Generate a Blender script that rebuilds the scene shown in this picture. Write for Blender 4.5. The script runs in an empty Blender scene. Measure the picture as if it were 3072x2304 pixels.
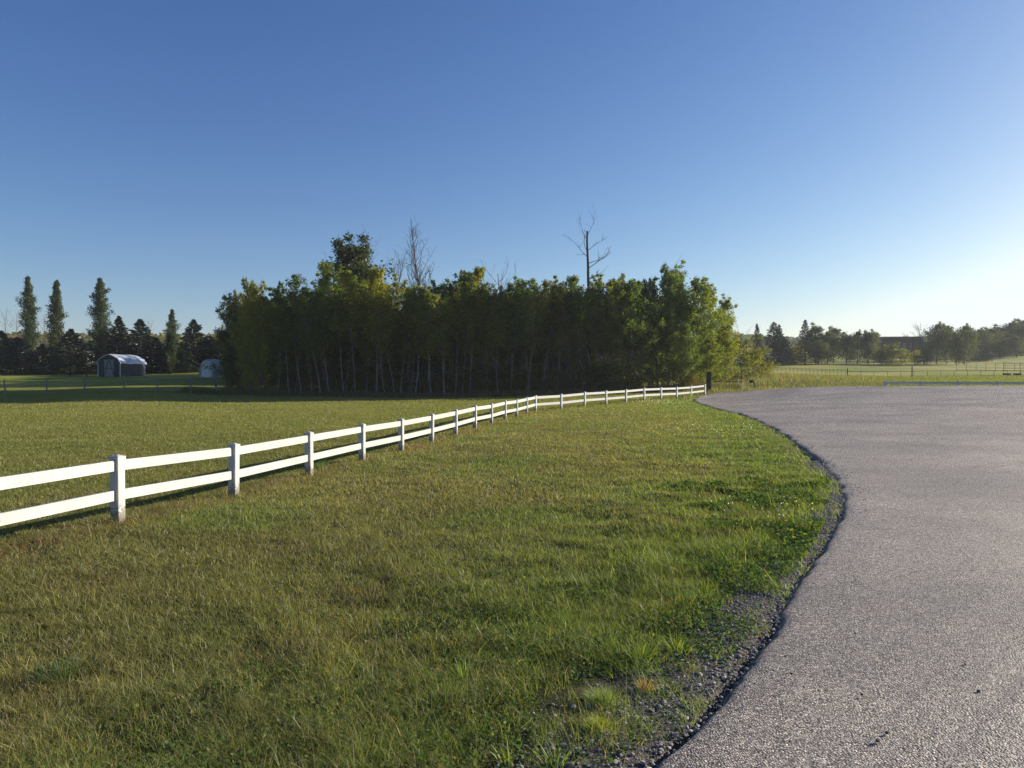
import bpy, math, numpy as np
from mathutils import Vector

# ------------------------------------------------------------------ camera, sky, sun, exposure
sc = bpy.context.scene
CAMZ, HZ, F = 1.7, 1125.0, 2133.0
cam = bpy.data.objects.new('camera', bpy.data.cameras.new('camera'))
sc.collection.objects.link(cam)
cam.data.sensor_width = 36.0
cam.data.lens = 36.0 * F / 3072
cam.data.clip_start = 0.05
cam.data.clip_end = 8000
cam.location = (0, 0, CAMZ)
cam.rotation_euler = (math.radians(90 - 0.725), 0, 0)
sc.camera = cam
SUN_AZ, SUN_EL = math.radians(66), math.radians(16.5)
world = bpy.data.worlds.new('World')
sc.world = world
world.use_nodes = True
wn = world.node_tree
sky = wn.nodes.new('ShaderNodeTexSky')
sky.sky_type = 'NISHITA'
sky.sun_disc = False
sky.sun_elevation = SUN_EL
sky.sun_rotation = SUN_AZ
sky.altitude = 700
sky.air_density = 1.0
sky.dust_density = 1.15
sky.ozone_density = 2.0
bg = wn.nodes['Background']
bg.inputs['Strength'].default_value = 0.058
sp_ = wn.nodes.new('ShaderNodeSeparateColor'); cb_ = wn.nodes.new('ShaderNodeCombineColor')
wn.links.new(sky.outputs[0], sp_.inputs[0]); wn.links.new(cb_.outputs[0], bg.inputs['Color'])
for i_, (pw, ml, cap) in enumerate(((1.42, 14.5, 8.3), (1.22, 12.6, 9.1), (.9, 11.7, 9.2))):      # colour balance of the clear sky
    a_ = wn.nodes.new('ShaderNodeMath'); a_.operation = 'MULTIPLY'; a_.inputs[1].default_value = .1
    b_ = wn.nodes.new('ShaderNodeMath'); b_.operation = 'POWER'; b_.inputs[1].default_value = pw
    c_ = wn.nodes.new('ShaderNodeMath'); c_.operation = 'MULTIPLY'; c_.inputs[1].default_value = ml
    wn.links.new(sp_.outputs[i_], a_.inputs[0]); wn.links.new(a_.outputs[0], b_.inputs[0]); wn.links.new(b_.outputs[0], c_.inputs[0])
    d_ = wn.nodes.new('ShaderNodeMath'); d_.operation = 'SMOOTH_MIN'; d_.inputs[1].default_value = cap; d_.inputs[2].default_value = 1.2
    wn.links.new(c_.outputs[0], d_.inputs[0]); wn.links.new(d_.outputs[0], cb_.inputs[i_])
sl = bpy.data.lights.new('sun', 'SUN')
sl.energy = 5.0
sl.angle = math.radians(0.53)
sl.color = (1.0, 0.90, 0.76)
so = bpy.data.objects.new('sun', sl)
sc.collection.objects.link(so)
SV = Vector((math.sin(SUN_AZ) * math.cos(SUN_EL), math.cos(SUN_AZ) * math.cos(SUN_EL), math.sin(SUN_EL)))
so.rotation_euler = SV.to_track_quat('Z', 'Y').to_euler()
so.location = (60, 30, 40)
vs = sc.view_settings
vs.view_transform = 'Standard'
vs.look = 'None'
vs.gamma = 1.0
vs.use_curve_mapping = False
vs.exposure = 0.9
sc.cycles.use_denoising = True
sc.cycles.denoising_prefilter = 'NONE'
sc.cycles.sample_clamp_indirect = 6
sc.cycles.max_bounces = 8
sc.cycles.transparent_max_bounces = 8
sc.cycles.volume_bounces = 1

rng = np.random.default_rng(7)
R = math.radians


# ------------------------------------------------------------------ helpers
def srgb(r, g, b):
    return tuple((c / 255) ** 2.2 for c in (r, g, b)) + (1.0,)


def at(px, py, Y):
    """a pixel of the 3072 wide photo at depth Y -> world point"""
    return ((px - 1536) / F * Y, Y, CAMZ - (py - HZ) / F * Y)


def tag(o, label=None, cat=None, group=None, kind=None):
    if label: o['label'] = label
    if cat: o['category'] = cat
    if group: o['group'] = group
    if kind: o['kind'] = kind
    return o


def hsh(ix, iy, s):
    h = (ix.astype(np.int64) * 374761393 + iy.astype(np.int64) * 668265263 + s * 974711) & 0x7fffffff
    h = ((h ^ (h >> 13)) * 1274126177) & 0x7fffffff
    return ((h ^ (h >> 16)) & 0xffff) / 65535.0


def vnoise(x, y, s=0):
    x = np.asarray(x, float); y = np.asarray(y, float)
    ix = np.floor(x); iy = np.floor(y)
    fx = x - ix; fy = y - iy
    fx = fx * fx * (3 - 2 * fx); fy = fy * fy * (3 - 2 * fy)
    a = hsh(ix, iy, s); b = hsh(ix + 1, iy, s); c = hsh(ix, iy + 1, s); d = hsh(ix + 1, iy + 1, s)
    return (a * (1 - fx) + b * fx) * (1 - fy) + (c * (1 - fx) + d * fx) * fy


def fnoise(x, y, s=0, o=3):
    t = 0; a = .5; n = 0
    for i in range(o):
        t = t + a * vnoise(x * 2 ** i + 17.3 * i, y * 2 ** i - 9.1 * i, s + i); n += a; a *= .5
    return t / n


def sstep(a, b, x):
    t = np.clip((x - a) / (b - a), 0, 1)
    return t * t * (3 - 2 * t)


def mesh_np(name, V, groups, mat=None, color=None, smooth=False, fmat=None):
    """V (n,3); groups list of (m,k) index arrays; color (nfaces,3) optional"""
    me = bpy.data.meshes.new(name)
    V = np.asarray(V, np.float32)
    me.vertices.add(len(V))
    me.vertices.foreach_set('co', V.ravel())
    groups = [np.asarray(g, np.int32) for g in groups if len(g)]
    loops = np.concatenate([g.ravel() for g in groups])
    starts = []; s = 0
    for g in groups:
        starts.append(s + np.arange(len(g)) * g.shape[1]); s += g.size
    starts = np.concatenate(starts).astype(np.int32)
    me.loops.add(len(loops))
    me.loops.foreach_set('vertex_index', loops)
    me.polygons.add(len(starts))
    me.polygons.foreach_set('loop_start', starts)
    me.polygons.foreach_set('use_smooth', np.full(len(starts), bool(smooth)))
    if color is not None:
        at_ = me.attributes.new('tint', 'FLOAT_COLOR', 'FACE')
        c = np.ones((len(starts), 4), np.float32); c[:, :3] = color
        at_.data.foreach_set('color', c.ravel())
    if mat is not None:
        for m_ in (mat if isinstance(mat, (list, tuple)) else [mat]):
            me.materials.append(m_)
    if fmat is not None:
        me.polygons.foreach_set('material_index', np.asarray(fmat, np.int32))
    me.update(calc_edges=True)
    me.validate()
    return me


class MB:
    """collects shapes into ONE mesh"""
    def __init__(s):
        s.V = []; s.n = 0; s.Q = []; s.T = []
    def add(s, V, Q=None, T=None):
        V = np.asarray(V, float).reshape(-1, 3)
        if Q is not None and len(Q): s.Q.append(np.asarray(Q) + s.n)
        if T is not None and len(T): s.T.append(np.asarray(T) + s.n)
        s.V.append(V); s.n += len(V)
        return s
    def prism(s, base, top):
        """base, top: n matching 3d points"""
        n = len(base); V = list(base) + list(top)
        Q = [[i, (i + 1) % n, n + (i + 1) % n, n + i] for i in range(n)]
        s.add(V, Q, None)
        c0 = np.mean(np.asarray(base, float), 0); c1 = np.mean(np.asarray(top, float), 0)
        s.add(list(base) + [c0], None, [[(i + 1) % n, i, n] for i in range(n)])
        s.add(list(top) + [c1], None, [[i, (i + 1) % n, n] for i in range(n)])
        return s
    def box(s, c, size, rz=0.0):
        x, y, z = [v / 2 for v in size]; co, si = math.cos(rz), math.sin(rz)
        P = []
        for dz in (-z, z):
            for dx, dy in ((-x, -y), (x, -y), (x, y), (-x, y)):
                P.append((c[0] + dx * co - dy * si, c[1] + dx * si + dy * co, c[2] + dz))
        s.add(P, [[0, 3, 2, 1], [4, 5, 6, 7], [0, 1, 5, 4], [1, 2, 6, 5], [2, 3, 7, 6], [3, 0, 4, 7]])
        return s
    def beam(s, a, b, w, h):
        """rectangular beam from a to b; w sideways, h in z"""
        a = np.array(a, float); b = np.array(b, float); d = b - a
        side = np.cross(d, (0, 0, 1.0)); L = np.linalg.norm(side)
        side = side / L * w / 2 if L > 1e-9 else np.array((w / 2, 0, 0))
        up = np.cross(side, d); up = up / np.linalg.norm(up) * h / 2
        P = []
        for p in (a, b):
            P += [p - side - up, p + side - up, p + side + up, p - side + up]
        s.add(P, [[0, 1, 2, 3], [7, 6, 5, 4], [0, 4, 5, 1], [1, 5, 6, 2], [2, 6, 7, 3], [3, 7, 4, 0]])
        return s
    def tube(s, pts, rad, n=6):
        pts = np.asarray(pts, float); m = len(pts)
        rad = np.broadcast_to(np.asarray(rad, float), (m,))
        d = np.gradient(pts, axis=0); d /= np.linalg.norm(d, axis=1)[:, None] + 1e-12
        ref = np.array((0, 0, 1.0)) if abs(d[0, 2]) < .9 else np.array((1.0, 0, 0))
        u = np.cross(d, ref); u /= np.linalg.norm(u, axis=1)[:, None] + 1e-12
        v = np.cross(d, u)
        a = np.arange(n) / n * 2 * math.pi
        ring = pts[:, None] + rad[:, None, None] * (np.cos(a)[None, :, None] * u[:, None] + np.sin(a)[None, :, None] * v[:, None])
        i = np.arange(m - 1)[:, None] * n; j = np.arange(n)[None, :]
        Q = np.stack([i + j, i + (j + 1) % n, i + n + (j + 1) % n, i + n + j], -1).reshape(-1, 4)
        s.add(ring.reshape(-1, 3), Q)
        return s
    def mesh(s, name, mat=None, smooth=False):
        g = []
        if s.Q: g.append(np.concatenate(s.Q))
        if s.T: g.append(np.concatenate(s.T))
        return mesh_np(name, np.concatenate(s.V), g, mat, smooth=smooth)
    def build(s, name, mat, parent=None, smooth=False):
        return obj(name, s.mesh(name, mat, smooth), parent)


def obj(name, data, parent=None, loc=None, col=None):
    o = bpy.data.objects.new(name, data)
    sc.collection.objects.link(o)
    if parent is not None: o.parent = parent
    if loc is not None: o.location = loc
    if col is not None: o.color = tuple(col) + (1,) if len(col) == 3 else col
    return o


def empty(name, loc, rz=0):
    o = bpy.data.objects.new(name, None)
    o.empty_display_size = .2
    sc.collection.objects.link(o)
    o.location = loc; o.rotation_euler = (0, 0, rz)
    return o


def copy_tree(o, parent=None):
    c = o.copy(); sc.collection.objects.link(c); c.parent = parent
    for ch in list(o.children):
        copy_tree(ch, c)
    return c


# ------------------------------------------------------------------ materials
def mat_new(name):
    m = bpy.data.materials.new(name); m.use_nodes = True
    nt = m.node_tree; nt.nodes.clear()
    out = nt.nodes.new('ShaderNodeOutputMaterial')
    return m, nt, out


class NT:
    def __init__(s, nt): s.nt = nt
    def n(s, t, **kw):
        nd = s.nt.nodes.new(t)
        for k, v in kw.items():
            if k.startswith('i_'):
                nd.inputs[k[2:].replace('_', ' ')].default_value = v
            else: setattr(nd, k, v)
        return nd
    def l(s, a, b): s.nt.links.new(a, b)
    def noise(s, vec, scale, detail=3, rough=.5, dist=0):
        nd = s.n('ShaderNodeTexNoise'); nd.inputs['Scale'].default_value = scale
        nd.inputs['Detail'].default_value = detail; nd.inputs['Roughness'].default_value = rough
        nd.inputs['Distortion'].default_value = dist
        s.l(vec, nd.inputs['Vector']); return nd
    def ramp(s, fac, stops):
        nd = s.n('ShaderNodeValToRGB'); el = nd.color_ramp.elements
        while len(el) < len(stops): el.new(.5)
        for e, (p, c) in zip(el, stops): e.position = p; e.color = c
        s.l(fac, nd.inputs[0]); return nd
    def mix(s, fac, a, b, mode='MIX'):
        nd = s.n('ShaderNodeMix', data_type='RGBA', blend_type=mode)
        for sock, v in ((nd.inputs[0], fac), (nd.inputs[6], a), (nd.inputs[7], b)):
            if isinstance(v, (int, float, tuple)): sock.default_value = v
            else: s.l(v, sock)
        return nd.outputs[2]
    def math(s, op, a, b=0.0):
        nd = s.n('ShaderNodeMath', operation=op)
        for i, v in enumerate((a, b)):
            if isinstance(v, (int, float)): nd.inputs[i].default_value = v
            else: s.l(v, nd.inputs[i])
        return nd.outputs[0]


def leaf_mat(name, transl=.45, gloss=.06, rough=.45):
    m, nt, out = mat_new(name); q = NT(nt)
    a = q.n('ShaderNodeAttribute', attribute_name='tint')
    oi = q.n('ShaderNodeObjectInfo')
    c = q.mix(1.0, a.outputs['Color'], oi.outputs['Color'], 'MULTIPLY')
    d = q.n('ShaderNodeBsdfDiffuse'); t = q.n('ShaderNodeBsdfTranslucent'); g = q.n('ShaderNodeBsdfGlossy')
    g.inputs['Roughness'].default_value = rough
    tc = q.mix(1.0, c, (1.38, 1.42, .6, 1), 'MULTIPLY')
    q.l(c, d.inputs['Color']); q.l(tc, t.inputs['Color'])
    m1 = q.n('ShaderNodeMixShader'); m1.inputs[0].default_value = transl
    q.l(d.outputs[0], m1.inputs[1]); q.l(t.outputs[0], m1.inputs[2])
    m2 = q.n('ShaderNodeMixShader'); m2.inputs[0].default_value = gloss
    q.l(m1.outputs[0], m2.inputs[1]); q.l(g.outputs[0], m2.inputs[2])
    q.l(m2.outputs[0], out.inputs[0])
    return m


def plain(name, col, rough=.7, var=.15, scale=8.0, bump=0.0, metal=0.0, spec=.4, col2=None, coord='Object'):
    m, nt, out = mat_new(name); q = NT(nt)
    tc = q.n('ShaderNodeTexCoord')
    p = q.n('ShaderNodeBsdfPrincipled')
    nz = q.noise(tc.outputs[coord], scale, 5, .6)
    c2 = col2 if col2 else tuple(c * (1 - var * 2) for c in col[:3]) + (1,)
    r = q.ramp(nz.outputs[0], [(.35, col), (.68, c2)])
    q.l(r.outputs[0], p.inputs['Base Color'])
    p.inputs['Roughness'].default_value = rough; p.inputs['Metallic'].default_value = metal
    p.inputs['Specular IOR Level'].default_value = spec
    if bump:
        b = q.n('ShaderNodeBump'); b.inputs['Strength'].default_value = bump; b.inputs['Distance'].default_value = .02
        n2 = q.noise(tc.outputs[coord], scale * 4, 4, .6)
        q.l(n2.outputs[0], b.inputs['Height']); q.l(b.outputs[0], p.inputs['Normal'])
    q.l(p.outputs[0], out.inputs[0])
    return m


M = {}
M['leaf'] = leaf_mat('tree_leaf', .55, .02)
M['needle'] = leaf_mat('spruce_needle', .08, .04)
M['grass'] = leaf_mat('grass_blade', .45, .035, .5)
M['weed'] = leaf_mat('weed_leaf', .42, .015, .6)
M['aspen_bark'] = plain('aspen_bark', (.24, .225, .19, 1), .85, scale=3.0, bump=.3, col2=(.09, .08, .065, 1))
M['dark_bark'] = plain('dark_bark', (.045, .038, .032, 1), .9, scale=5.0, bump=.4)
M['dead_bark'] = plain('dead_bark', (.085, .07, .062, 1), .9, scale=6.0, bump=.4)
M['brown_post'] = plain('brown_post', (.04, .032, .026, 1), .8, scale=12, bump=.4)
M['old_wood'] = plain('old_wood', (.22, .20, .17, 1), .85, scale=14, bump=.3)
M['wire'] = plain('wire', (.16, .15, .14, 1), .5, metal=.6)
M['rust_pipe'] = plain('rust_pipe', (.10, .07, .055, 1), .7)
M['dark_wood'] = plain('dark_wood', (.03, .027, .025, 1), .8, scale=10)
M['grey_door'] = plain('grey_door', (.20, .22, .24, 1), .6, scale=5)
M['navy_wall'] = plain('shed_wall', (.032, .042, .06, 1), .7, scale=4)
M['white_trim'] = plain('white_trim', (.55, .56, .56, 1), .5)
M['tin'] = plain('tin_roof', (.52, .56, .62, 1), .38, scale=2.0, metal=.25)
M['tarp'] = plain('tarp', (.55, .58, .58, 1), .6, scale=2.0, bump=.3)
M['tarp_frame'] = plain('tarp_frame', (.05, .05, .055, 1), .6)
M['roof_dark'] = plain('dark_roof', (.04, .04, .048, 1), .8)
M['house_wall'] = plain('house_wall', (.07, .05, .045, 1), .8)
M['pale_wall'] = plain('pale_wall', (.45, .44, .42, 1), .8)
M['glass'] = plain('window_glass', (.03, .035, .04, 1), .1, spec=.8)
M['junk'] = plain('weathered_tarp', (.30, .26, .26, 1), .8)
M['yellow'] = plain('dandelion_yellow', (.85, .76, .03, 1), .6, scale=60)
M['fluff'] = plain('seed_fluff', (.70, .68, .62, 1), .8, scale=60)
M['red_leaf'] = plain('red_leaf', (.38, .05, .03, 1), .5, scale=60)
M['clod'] = plain('tar_clod', (.012, .011, .011, 1), .8, scale=90, bump=.5)


def fence_mat():
    m, nt, out = mat_new('white_vinyl'); q = NT(nt)
    tc = q.n('ShaderNodeTexCoord'); geo = q.n('ShaderNodeNewGeometry')
    p = q.n('ShaderNodeBsdfPrincipled')
    n1 = q.noise(tc.outputs['Object'], 2.2, 4, .6)
    c = q.ramp(n1.outputs[0], [(.3, (.52, .515, .495, 1)), (.75, (.45, .44, .41, 1))])
    # scuffs and soil splashes
    n2 = q.noise(geo.outputs['Position'], 38, 5, .72, .6)
    n3 = q.noise(geo.outputs['Position'], 3.1, 2, .5)
    s = q.math('MULTIPLY', q.ramp(n2.outputs[0], [(.54, (0, 0, 0, 1)), (.64, (1, 1, 1, 1))]).outputs[0],
               q.ramp(n3.outputs[0], [(.46, (0, 0, 0, 1)), (.62, (1, 1, 1, 1))]).outputs[0])
    cc = q.mix(q.math('MULTIPLY', s, .55), c.outputs[0], (.16, .14, .10, 1))
    # green-brown splash towards the soil, read from the tint attribute's height stored in object space
    at_ = q.n('ShaderNodeAttribute', attribute_name='low')
    n4 = q.noise(geo.outputs['Position'], 26, 5, .75)
    sp = q.math('GREATER_THAN', q.math('ADD', at_.outputs['Fac'], q.math('MULTIPLY', n4.outputs[0], 1.25)), 1.16)
    cc = q.mix(q.math('MULTIPLY', sp, .75), cc, (.10, .085, .05, 1))
    q.l(cc, p.inputs['Base Color'])
    p.inputs['Roughness'].default_value = .42
    p.inputs['Specular IOR Level'].default_value = .35
    q.l(p.outputs[0], out.inputs[0])
    return m


M['vinyl'] = fence_mat()


def road_mat():
    m, nt, out = mat_new('chip_seal'); q = NT(nt)
    tc = q.n('ShaderNodeTexCoord'); P = tc.outputs['Object']
    v = q.n('ShaderNodeTexVoronoi', feature='F1'); v.inputs['Scale'].default_value = 105
    q.l(P, v.inputs['Vector'])
    ch = q.n('ShaderNodeSeparateColor'); q.l(v.outputs['Color'], ch.inputs[0])
    stone = q.ramp(ch.outputs[0], [(0, (.07, .064, .064, 1)), (.35, (.19, .168, .162, 1)), (.6, (.28, .25, .235, 1)),
                                  (.85, (.38, .345, .32, 1)), (1, (.62, .58, .53, 1))])
    gap = q.ramp(v.outputs['Distance'], [(.45, (1, 1, 1, 1)), (.8, (.25, .25, .25, 1))])
    c = q.mix(1.0, stone.outputs[0], gap.outputs[0], 'MULTIPLY')
    n1 = q.noise(P, .35, 4, .6); n2 = q.noise(P, 2.2, 4, .6)
    c = q.mix(1.0, c, q.ramp(n1.outputs[0], [(.3, (.92, .87, .80, 1)), (.7, (1.72, 1.62, 1.40, 1))]).outputs[0], 'MULTIPLY')
    c = q.mix(1.0, c, q.ramp(n2.outputs[0], [(.3, (.88, .88, .9, 1)), (.7, (1.08, 1.06, 1.03, 1))]).outputs[0], 'MULTIPLY')
    # tar-rich border of the mat
    at_ = q.n('ShaderNodeAttribute', attribute_name='rim')
    n3 = q.noise(P, 5, 5, .7)
    rim = q.ramp(q.math('ADD', at_.outputs['Fac'], q.math('MULTIPLY', n3.outputs[0], .6)), [(.72, (0, 0, 0, 1)), (1.1, (1, 1, 1, 1))])
    c = q.mix(q.math('MULTIPLY', rim.outputs[0], .7), c, (.035, .033, .034, 1))
    # hairline cracks
    cv = q.n('ShaderNodeTexVoronoi', feature='DISTANCE_TO_EDGE'); cv.inputs['Scale'].default_value = .11
    nn = q.noise(P, 1.3, 5, .65)
    wv = q.n('ShaderNodeVectorMath', operation='MULTIPLY_ADD')
    q.l(nn.outputs['Color'], wv.inputs[0]); wv.inputs[1].default_value = (1.6, 1.6, 0); q.l(P, wv.inputs[2])
    q.l(wv.outputs[0], cv.inputs['Vector'])
    cr = q.math('LESS_THAN', cv.outputs['Distance'], .0007)
    c = q.mix(q.math('MULTIPLY', cr, .7), c, (.02, .019, .019, 1))
    p = q.n('ShaderNodeBsdfPrincipled')
    q.l(c, p.inputs['Base Color']); p.inputs['Roughness'].default_value = .62
    p.inputs['Specular IOR Level'].default_value = .35
    hgt = q.math('SUBTRACT', ch.outputs[1], q.math('MULTIPLY', v.outputs['Distance'], 1.6))
    n4 = q.noise(P, 30, 3, .6)
    hgt = q.math('ADD', hgt, q.math('MULTIPLY', n4.outputs[0], 1.2))
    b = q.n('ShaderNodeBump'); b.inputs['Strength'].default_value = .85; b.inputs['Distance'].default_value = .0045
    q.l(hgt, b.inputs['Height']); q.l(b.outputs[0], p.inputs['Normal'])
    q.l(p.outputs[0], out.inputs[0])
    return m


def ground_mat():
    m, nt, out = mat_new('field_ground'); q = NT(nt)
    tc = q.n('ShaderNodeTexCoord'); P = tc.outputs['Object']
    far = q.n('ShaderNodeAttribute', attribute_name='far')     # 0 near the lens' lawn, 1 in the open fields
    kind = q.n('ShaderNodeAttribute', attribute_name='bare')   # bare soil and gravel
    n1 = q.noise(P, .9, 5, .65); n2 = q.noise(P, 11, 5, .7); n3 = q.noise(P, .07, 4, .6, .5); n4 = q.noise(P, 70, 3, .6)
    lawn = q.ramp(n2.outputs[0], [(.3, (.030, .030, .012, 1)), (.5, (.055, .058, .020, 1)), (.72, (.095, .085, .04, 1))])
    fld = q.ramp(n3.outputs[0], [(.34, (.15, .20, .03, 1)), (.5, (.24, .245, .04, 1)), (.64, (.38, .32, .09, 1))])
    fl2 = q.mix(1.0, fld.outputs[0], q.ramp(n1.outputs[0], [(.3, (.7, .75, .7, 1)), (.7, (1.25, 1.2, 1.15, 1))]).outputs[0], 'MULTIPLY')
    fl2 = q.mix(1.0, fl2, q.ramp(n2.outputs[0], [(.3, (.7, .7, .7, 1)), (.7, (1.3, 1.3, 1.25, 1))]).outputs[0], 'MULTIPLY')
    c = q.mix(far.outputs['Fac'], lawn.outputs[0], fl2)
    soil = q.ramp(n4.outputs[0], [(.3, (.07, .06, .05, 1)), (.55, (.13, .115, .098, 1)), (.75, (.22, .20, .175, 1))])
    c = q.mix(kind.outputs['Fac'], c, soil.outputs[0])
    p = q.n('ShaderNodeBsdfPrincipled'); p.inputs['Roughness'].default_value = .95
    p.inputs['Specular IOR Level'].default_value = .1
    q.l(c, p.inputs['Base Color'])
    b = q.n('ShaderNodeBump'); b.inputs['Strength'].default_value = .8; b.inputs['Distance'].default_value = .05
    q.l(q.math('ADD', n2.outputs[0], q.math('MULTIPLY', n4.outputs[0], .4)), b.inputs['Height'])
    q.l(b.outputs[0], p.inputs['Normal'])
    q.l(p.outputs[0], out.inputs[0])
    return m


M['road'] = road_mat()
M['ground'] = ground_mat()


def stone_mat():
    m, nt, out = mat_new('pebbles'); q = NT(nt)
    a = q.n('ShaderNodeAttribute', attribute_name='tint')
    p = q.n('ShaderNodeBsdfPrincipled'); p.inputs['Roughness'].default_value = .8
    q.l(a.outputs['Color'], p.inputs['Base Color'])
    q.l(p.outputs[0], out.inputs[0])
    return m


M['stone'] = stone_mat()

# ------------------------------------------------------------------ terrain height
A0 = np.array((-5.0, 9.0)); AD = np.array((math.sin(R(12.13)), math.cos(R(12.13)))); AS = 2.48
BD = np.array((math.sin(R(39.3)), math.cos(R(39.3)))); BS = 2.38
A_P = [A0 + AD * AS * k for k in range(-2, 13)]
C_P = A_P[-1]
B_P = [C_P + BD * BS * k for k in range(1, 10)]
topA = [1367.6, 1327.4, 1295.6, 1271.5, 1252.9, 1239, 1226.3, 1216, 1207.4, 1200.7, 1195.7, 1190.8, 1186.2]
topB = [1180.4, 1174.9, 1171.3, 1167.3, 1163.2, 1161.4, 1160, 1159.1, 1156.4]
ctrl = []
for p, t in list(zip(A_P[2:], topA)) + list(zip(B_P, topB)):
    ctrl.append((p[0], p[1], CAMZ - (t - HZ) / F * p[1] - .87))
for p in A_P[:2]:
    ctrl.append((p[0], p[1], -.17))
LE = [(-1, -27), (-5.5, -17), (-6.8, -8.5), (-4.4, -3), (-1.6, .2), (-.35, 1.8), (.545, 2.9), (.84, 3.28), (1.45, 4.17), (1.90, 4.92),
      (2.36, 5.72), (3.13, 7.0), (3.89, 8.4), (4.4, 9.4), (5.13, 11.2), (5.67, 12.9), (6.56, 15.9), (7.65, 19.9), (8.85, 25.0),
      (10.0, 31.0), (10.9, 37.6), (11.7, 44.0), (12.5, 48.6)]
far_e = [(2088, 1191, 51.5), (2104, 1184, 54), (2128, 1180, 55.3), (2200, 1174, 56), (2300, 1167, 55.5), (2381, 1162, 54), (2516, 1158, 51.5),
         (2697, 1156, 48.3), (3072, 1155, 44.3), (3500, 1155, 40.5)]
FE = [at(*p)[:2] for p in far_e] + [(50, 33), (64, 22), (72, 5), (60, -20), (30, -34), (12, -33)]
for p in LE[5:20]:
    ctrl.append((p[0], p[1], -.02 if p[1] < 12 else -.04 - .06 * min(1, (p[1] - 12) / 20)))
ctrl += [(10.9, 37.6, -.16), (11.7, 44, -.16), (12.5, 48.6, -.12)]
for p in far_e[1:]:
    x, y, z = at(*p); ctrl.append((x, y, z - .12))
ctrl += [(0, 0, 0), (8, 3, .06), (12, 12, .1), (18, 25, .22), (25, 8, .25), (-10, -8, 0), (-12, 2, -.1), (0, -30, 0), (30, -20, .3), (50, 5, .6),
         (-14, 20, -.3), (-25, 32, -.25), (-8, 35, -.3), (-18, 47, -.15), (-6, 50, -.18)]
for px, py, Y in [(17, 1197, 52), (372, 1185, 52), (640, 1187, 56), (200, 1150, 70), (328, 1131, 88), (645, 1132, 85), (1000, 1187, 58),
                  (1400, 1186, 60), (1800, 1178, 61), (2050, 1165, 63), (2200, 1150, 66), (2128, 1174, 57.2), (50, 1112, 105), (2400, 1137, 68),
                  (2300, 1128, 82), (2540, 1131, 92), (3000, 1131, 85), (2700, 1143, 60), (3072, 1146, 57), (2400, 1112, 120),
                  (3000, 1112, 120), (2400, 1086, 175), (2800, 1084, 185), (3050, 1062, 230), (2600, 1075, 220), (3300, 1100, 150),
                  (2250, 1040, 480), (2600, 1050, 450), (3050, 1035, 300), (3400, 1020, 340), (-400, 1190, 48), (-600, 1080, 200),
                  (300, 1070, 260), (900, 1075, 260), (1500, 1085, 200), (1900, 1070, 250), (300, 1052, 480), (1200, 1050, 500),
                  (0, 1045, 900), (1536, 1045, 950), (3072, 1040, 900)]:
    ctrl.append(at(px, py, Y))
for a in range(0, 360, 30):
    if 50 < a < 310: ctrl.append((math.sin(R(a)) * 180, math.cos(R(a)) * 180, 1.5)); ctrl.append((math.sin(R(a)) * 900, math.cos(R(a)) * 900, 14))
ctrl = np.array(ctrl)


def warp(x, y):
    r = np.hypot(x, y) + 1e-6
    k = np.log1p(r / 20) / r
    return x * k, y * k


cu, cv_ = warp(ctrl[:, 0], ctrl[:, 1])
def _U(d2): return .5 * d2 * np.log(d2 + 1e-9)
n_ = len(ctrl)
K = _U((cu[:, None] - cu) ** 2 + (cv_[:, None] - cv_) ** 2) + np.eye(n_) * 2e-4
Pm = np.stack([np.ones(n_), cu, cv_], 1)
sol = np.linalg.solve(np.block([[K, Pm], [Pm.T, np.zeros((3, 3))]]), np.concatenate([ctrl[:, 2], np.zeros(3)]))


def chunked(fn, x, y, n=60000):
    x = np.atleast_1d(np.asarray(x, float)); y = np.atleast_1d(np.asarray(y, float)); sh = x.shape
    x = x.ravel(); y = y.ravel(); o = np.empty(len(x))
    for i in range(0, len(x), n): o[i:i + n] = fn(x[i:i + n], y[i:i + n])
    return o.reshape(sh)


def _tps(x, y):
    u, v = warp(x, y)
    d2 = (u[:, None] - cu) ** 2 + (v[:, None] - cv_) ** 2
    return _U(d2) @ sol[:-3] + sol[-3] + sol[-2] * u + sol[-1] * v


def spline(P, step):
    P = np.array(P, float); Q = []
    P = np.vstack([2 * P[0] - P[1], P, 2 * P[-1] - P[-2]])
    for i in range(1, len(P) - 2):
        n = max(2, int(np.linalg.norm(P[i + 1] - P[i]) / step)); t = (np.arange(n) / n)[:, None]
        a, b, c, d = P[i - 1], P[i], P[i + 1], P[i + 2]
        Q.append(.5 * (2 * b + (c - a) * t + (2 * a - 5 * b + 4 * c - d) * t ** 2 + (3 * b - a - 3 * c + d) * t ** 3))
    Q.append(P[-2][None]); return np.vstack(Q)


OUT = spline(LE + FE + [LE[0]], 1.0)[:-1]


def _sd(x, y):
    """signed distance to the road outline, positive on the road"""
    A = OUT; B = np.roll(OUT, -1, 0); d = B - A
    L2 = (d ** 2).sum(1) + 1e-12
    px = x[:, None] - A[:, 0]; py = y[:, None] - A[:, 1]
    t = np.clip((px * d[:, 0] + py * d[:, 1]) / L2, 0, 1)
    dist = np.sqrt(((px - t * d[:, 0]) ** 2 + (py - t * d[:, 1]) ** 2).min(1))
    cond = (A[:, 1] > y[:, None]) != (B[:, 1] > y[:, None])
    xin = A[:, 0] + (y[:, None] - A[:, 1]) * d[:, 0] / np.where(abs(d[:, 1]) < 1e-9, 1e-9, d[:, 1])
    ins = ((cond & (x[:, None] < xin)).sum(1) % 2) == 1
    return np.where(ins, dist, -dist)


def sd(x, y): return chunked(_sd, x, y, 20000)
def Hb(x, y): return np.clip(chunked(_tps, x, y, 40000), -1.2, 60)


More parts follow.
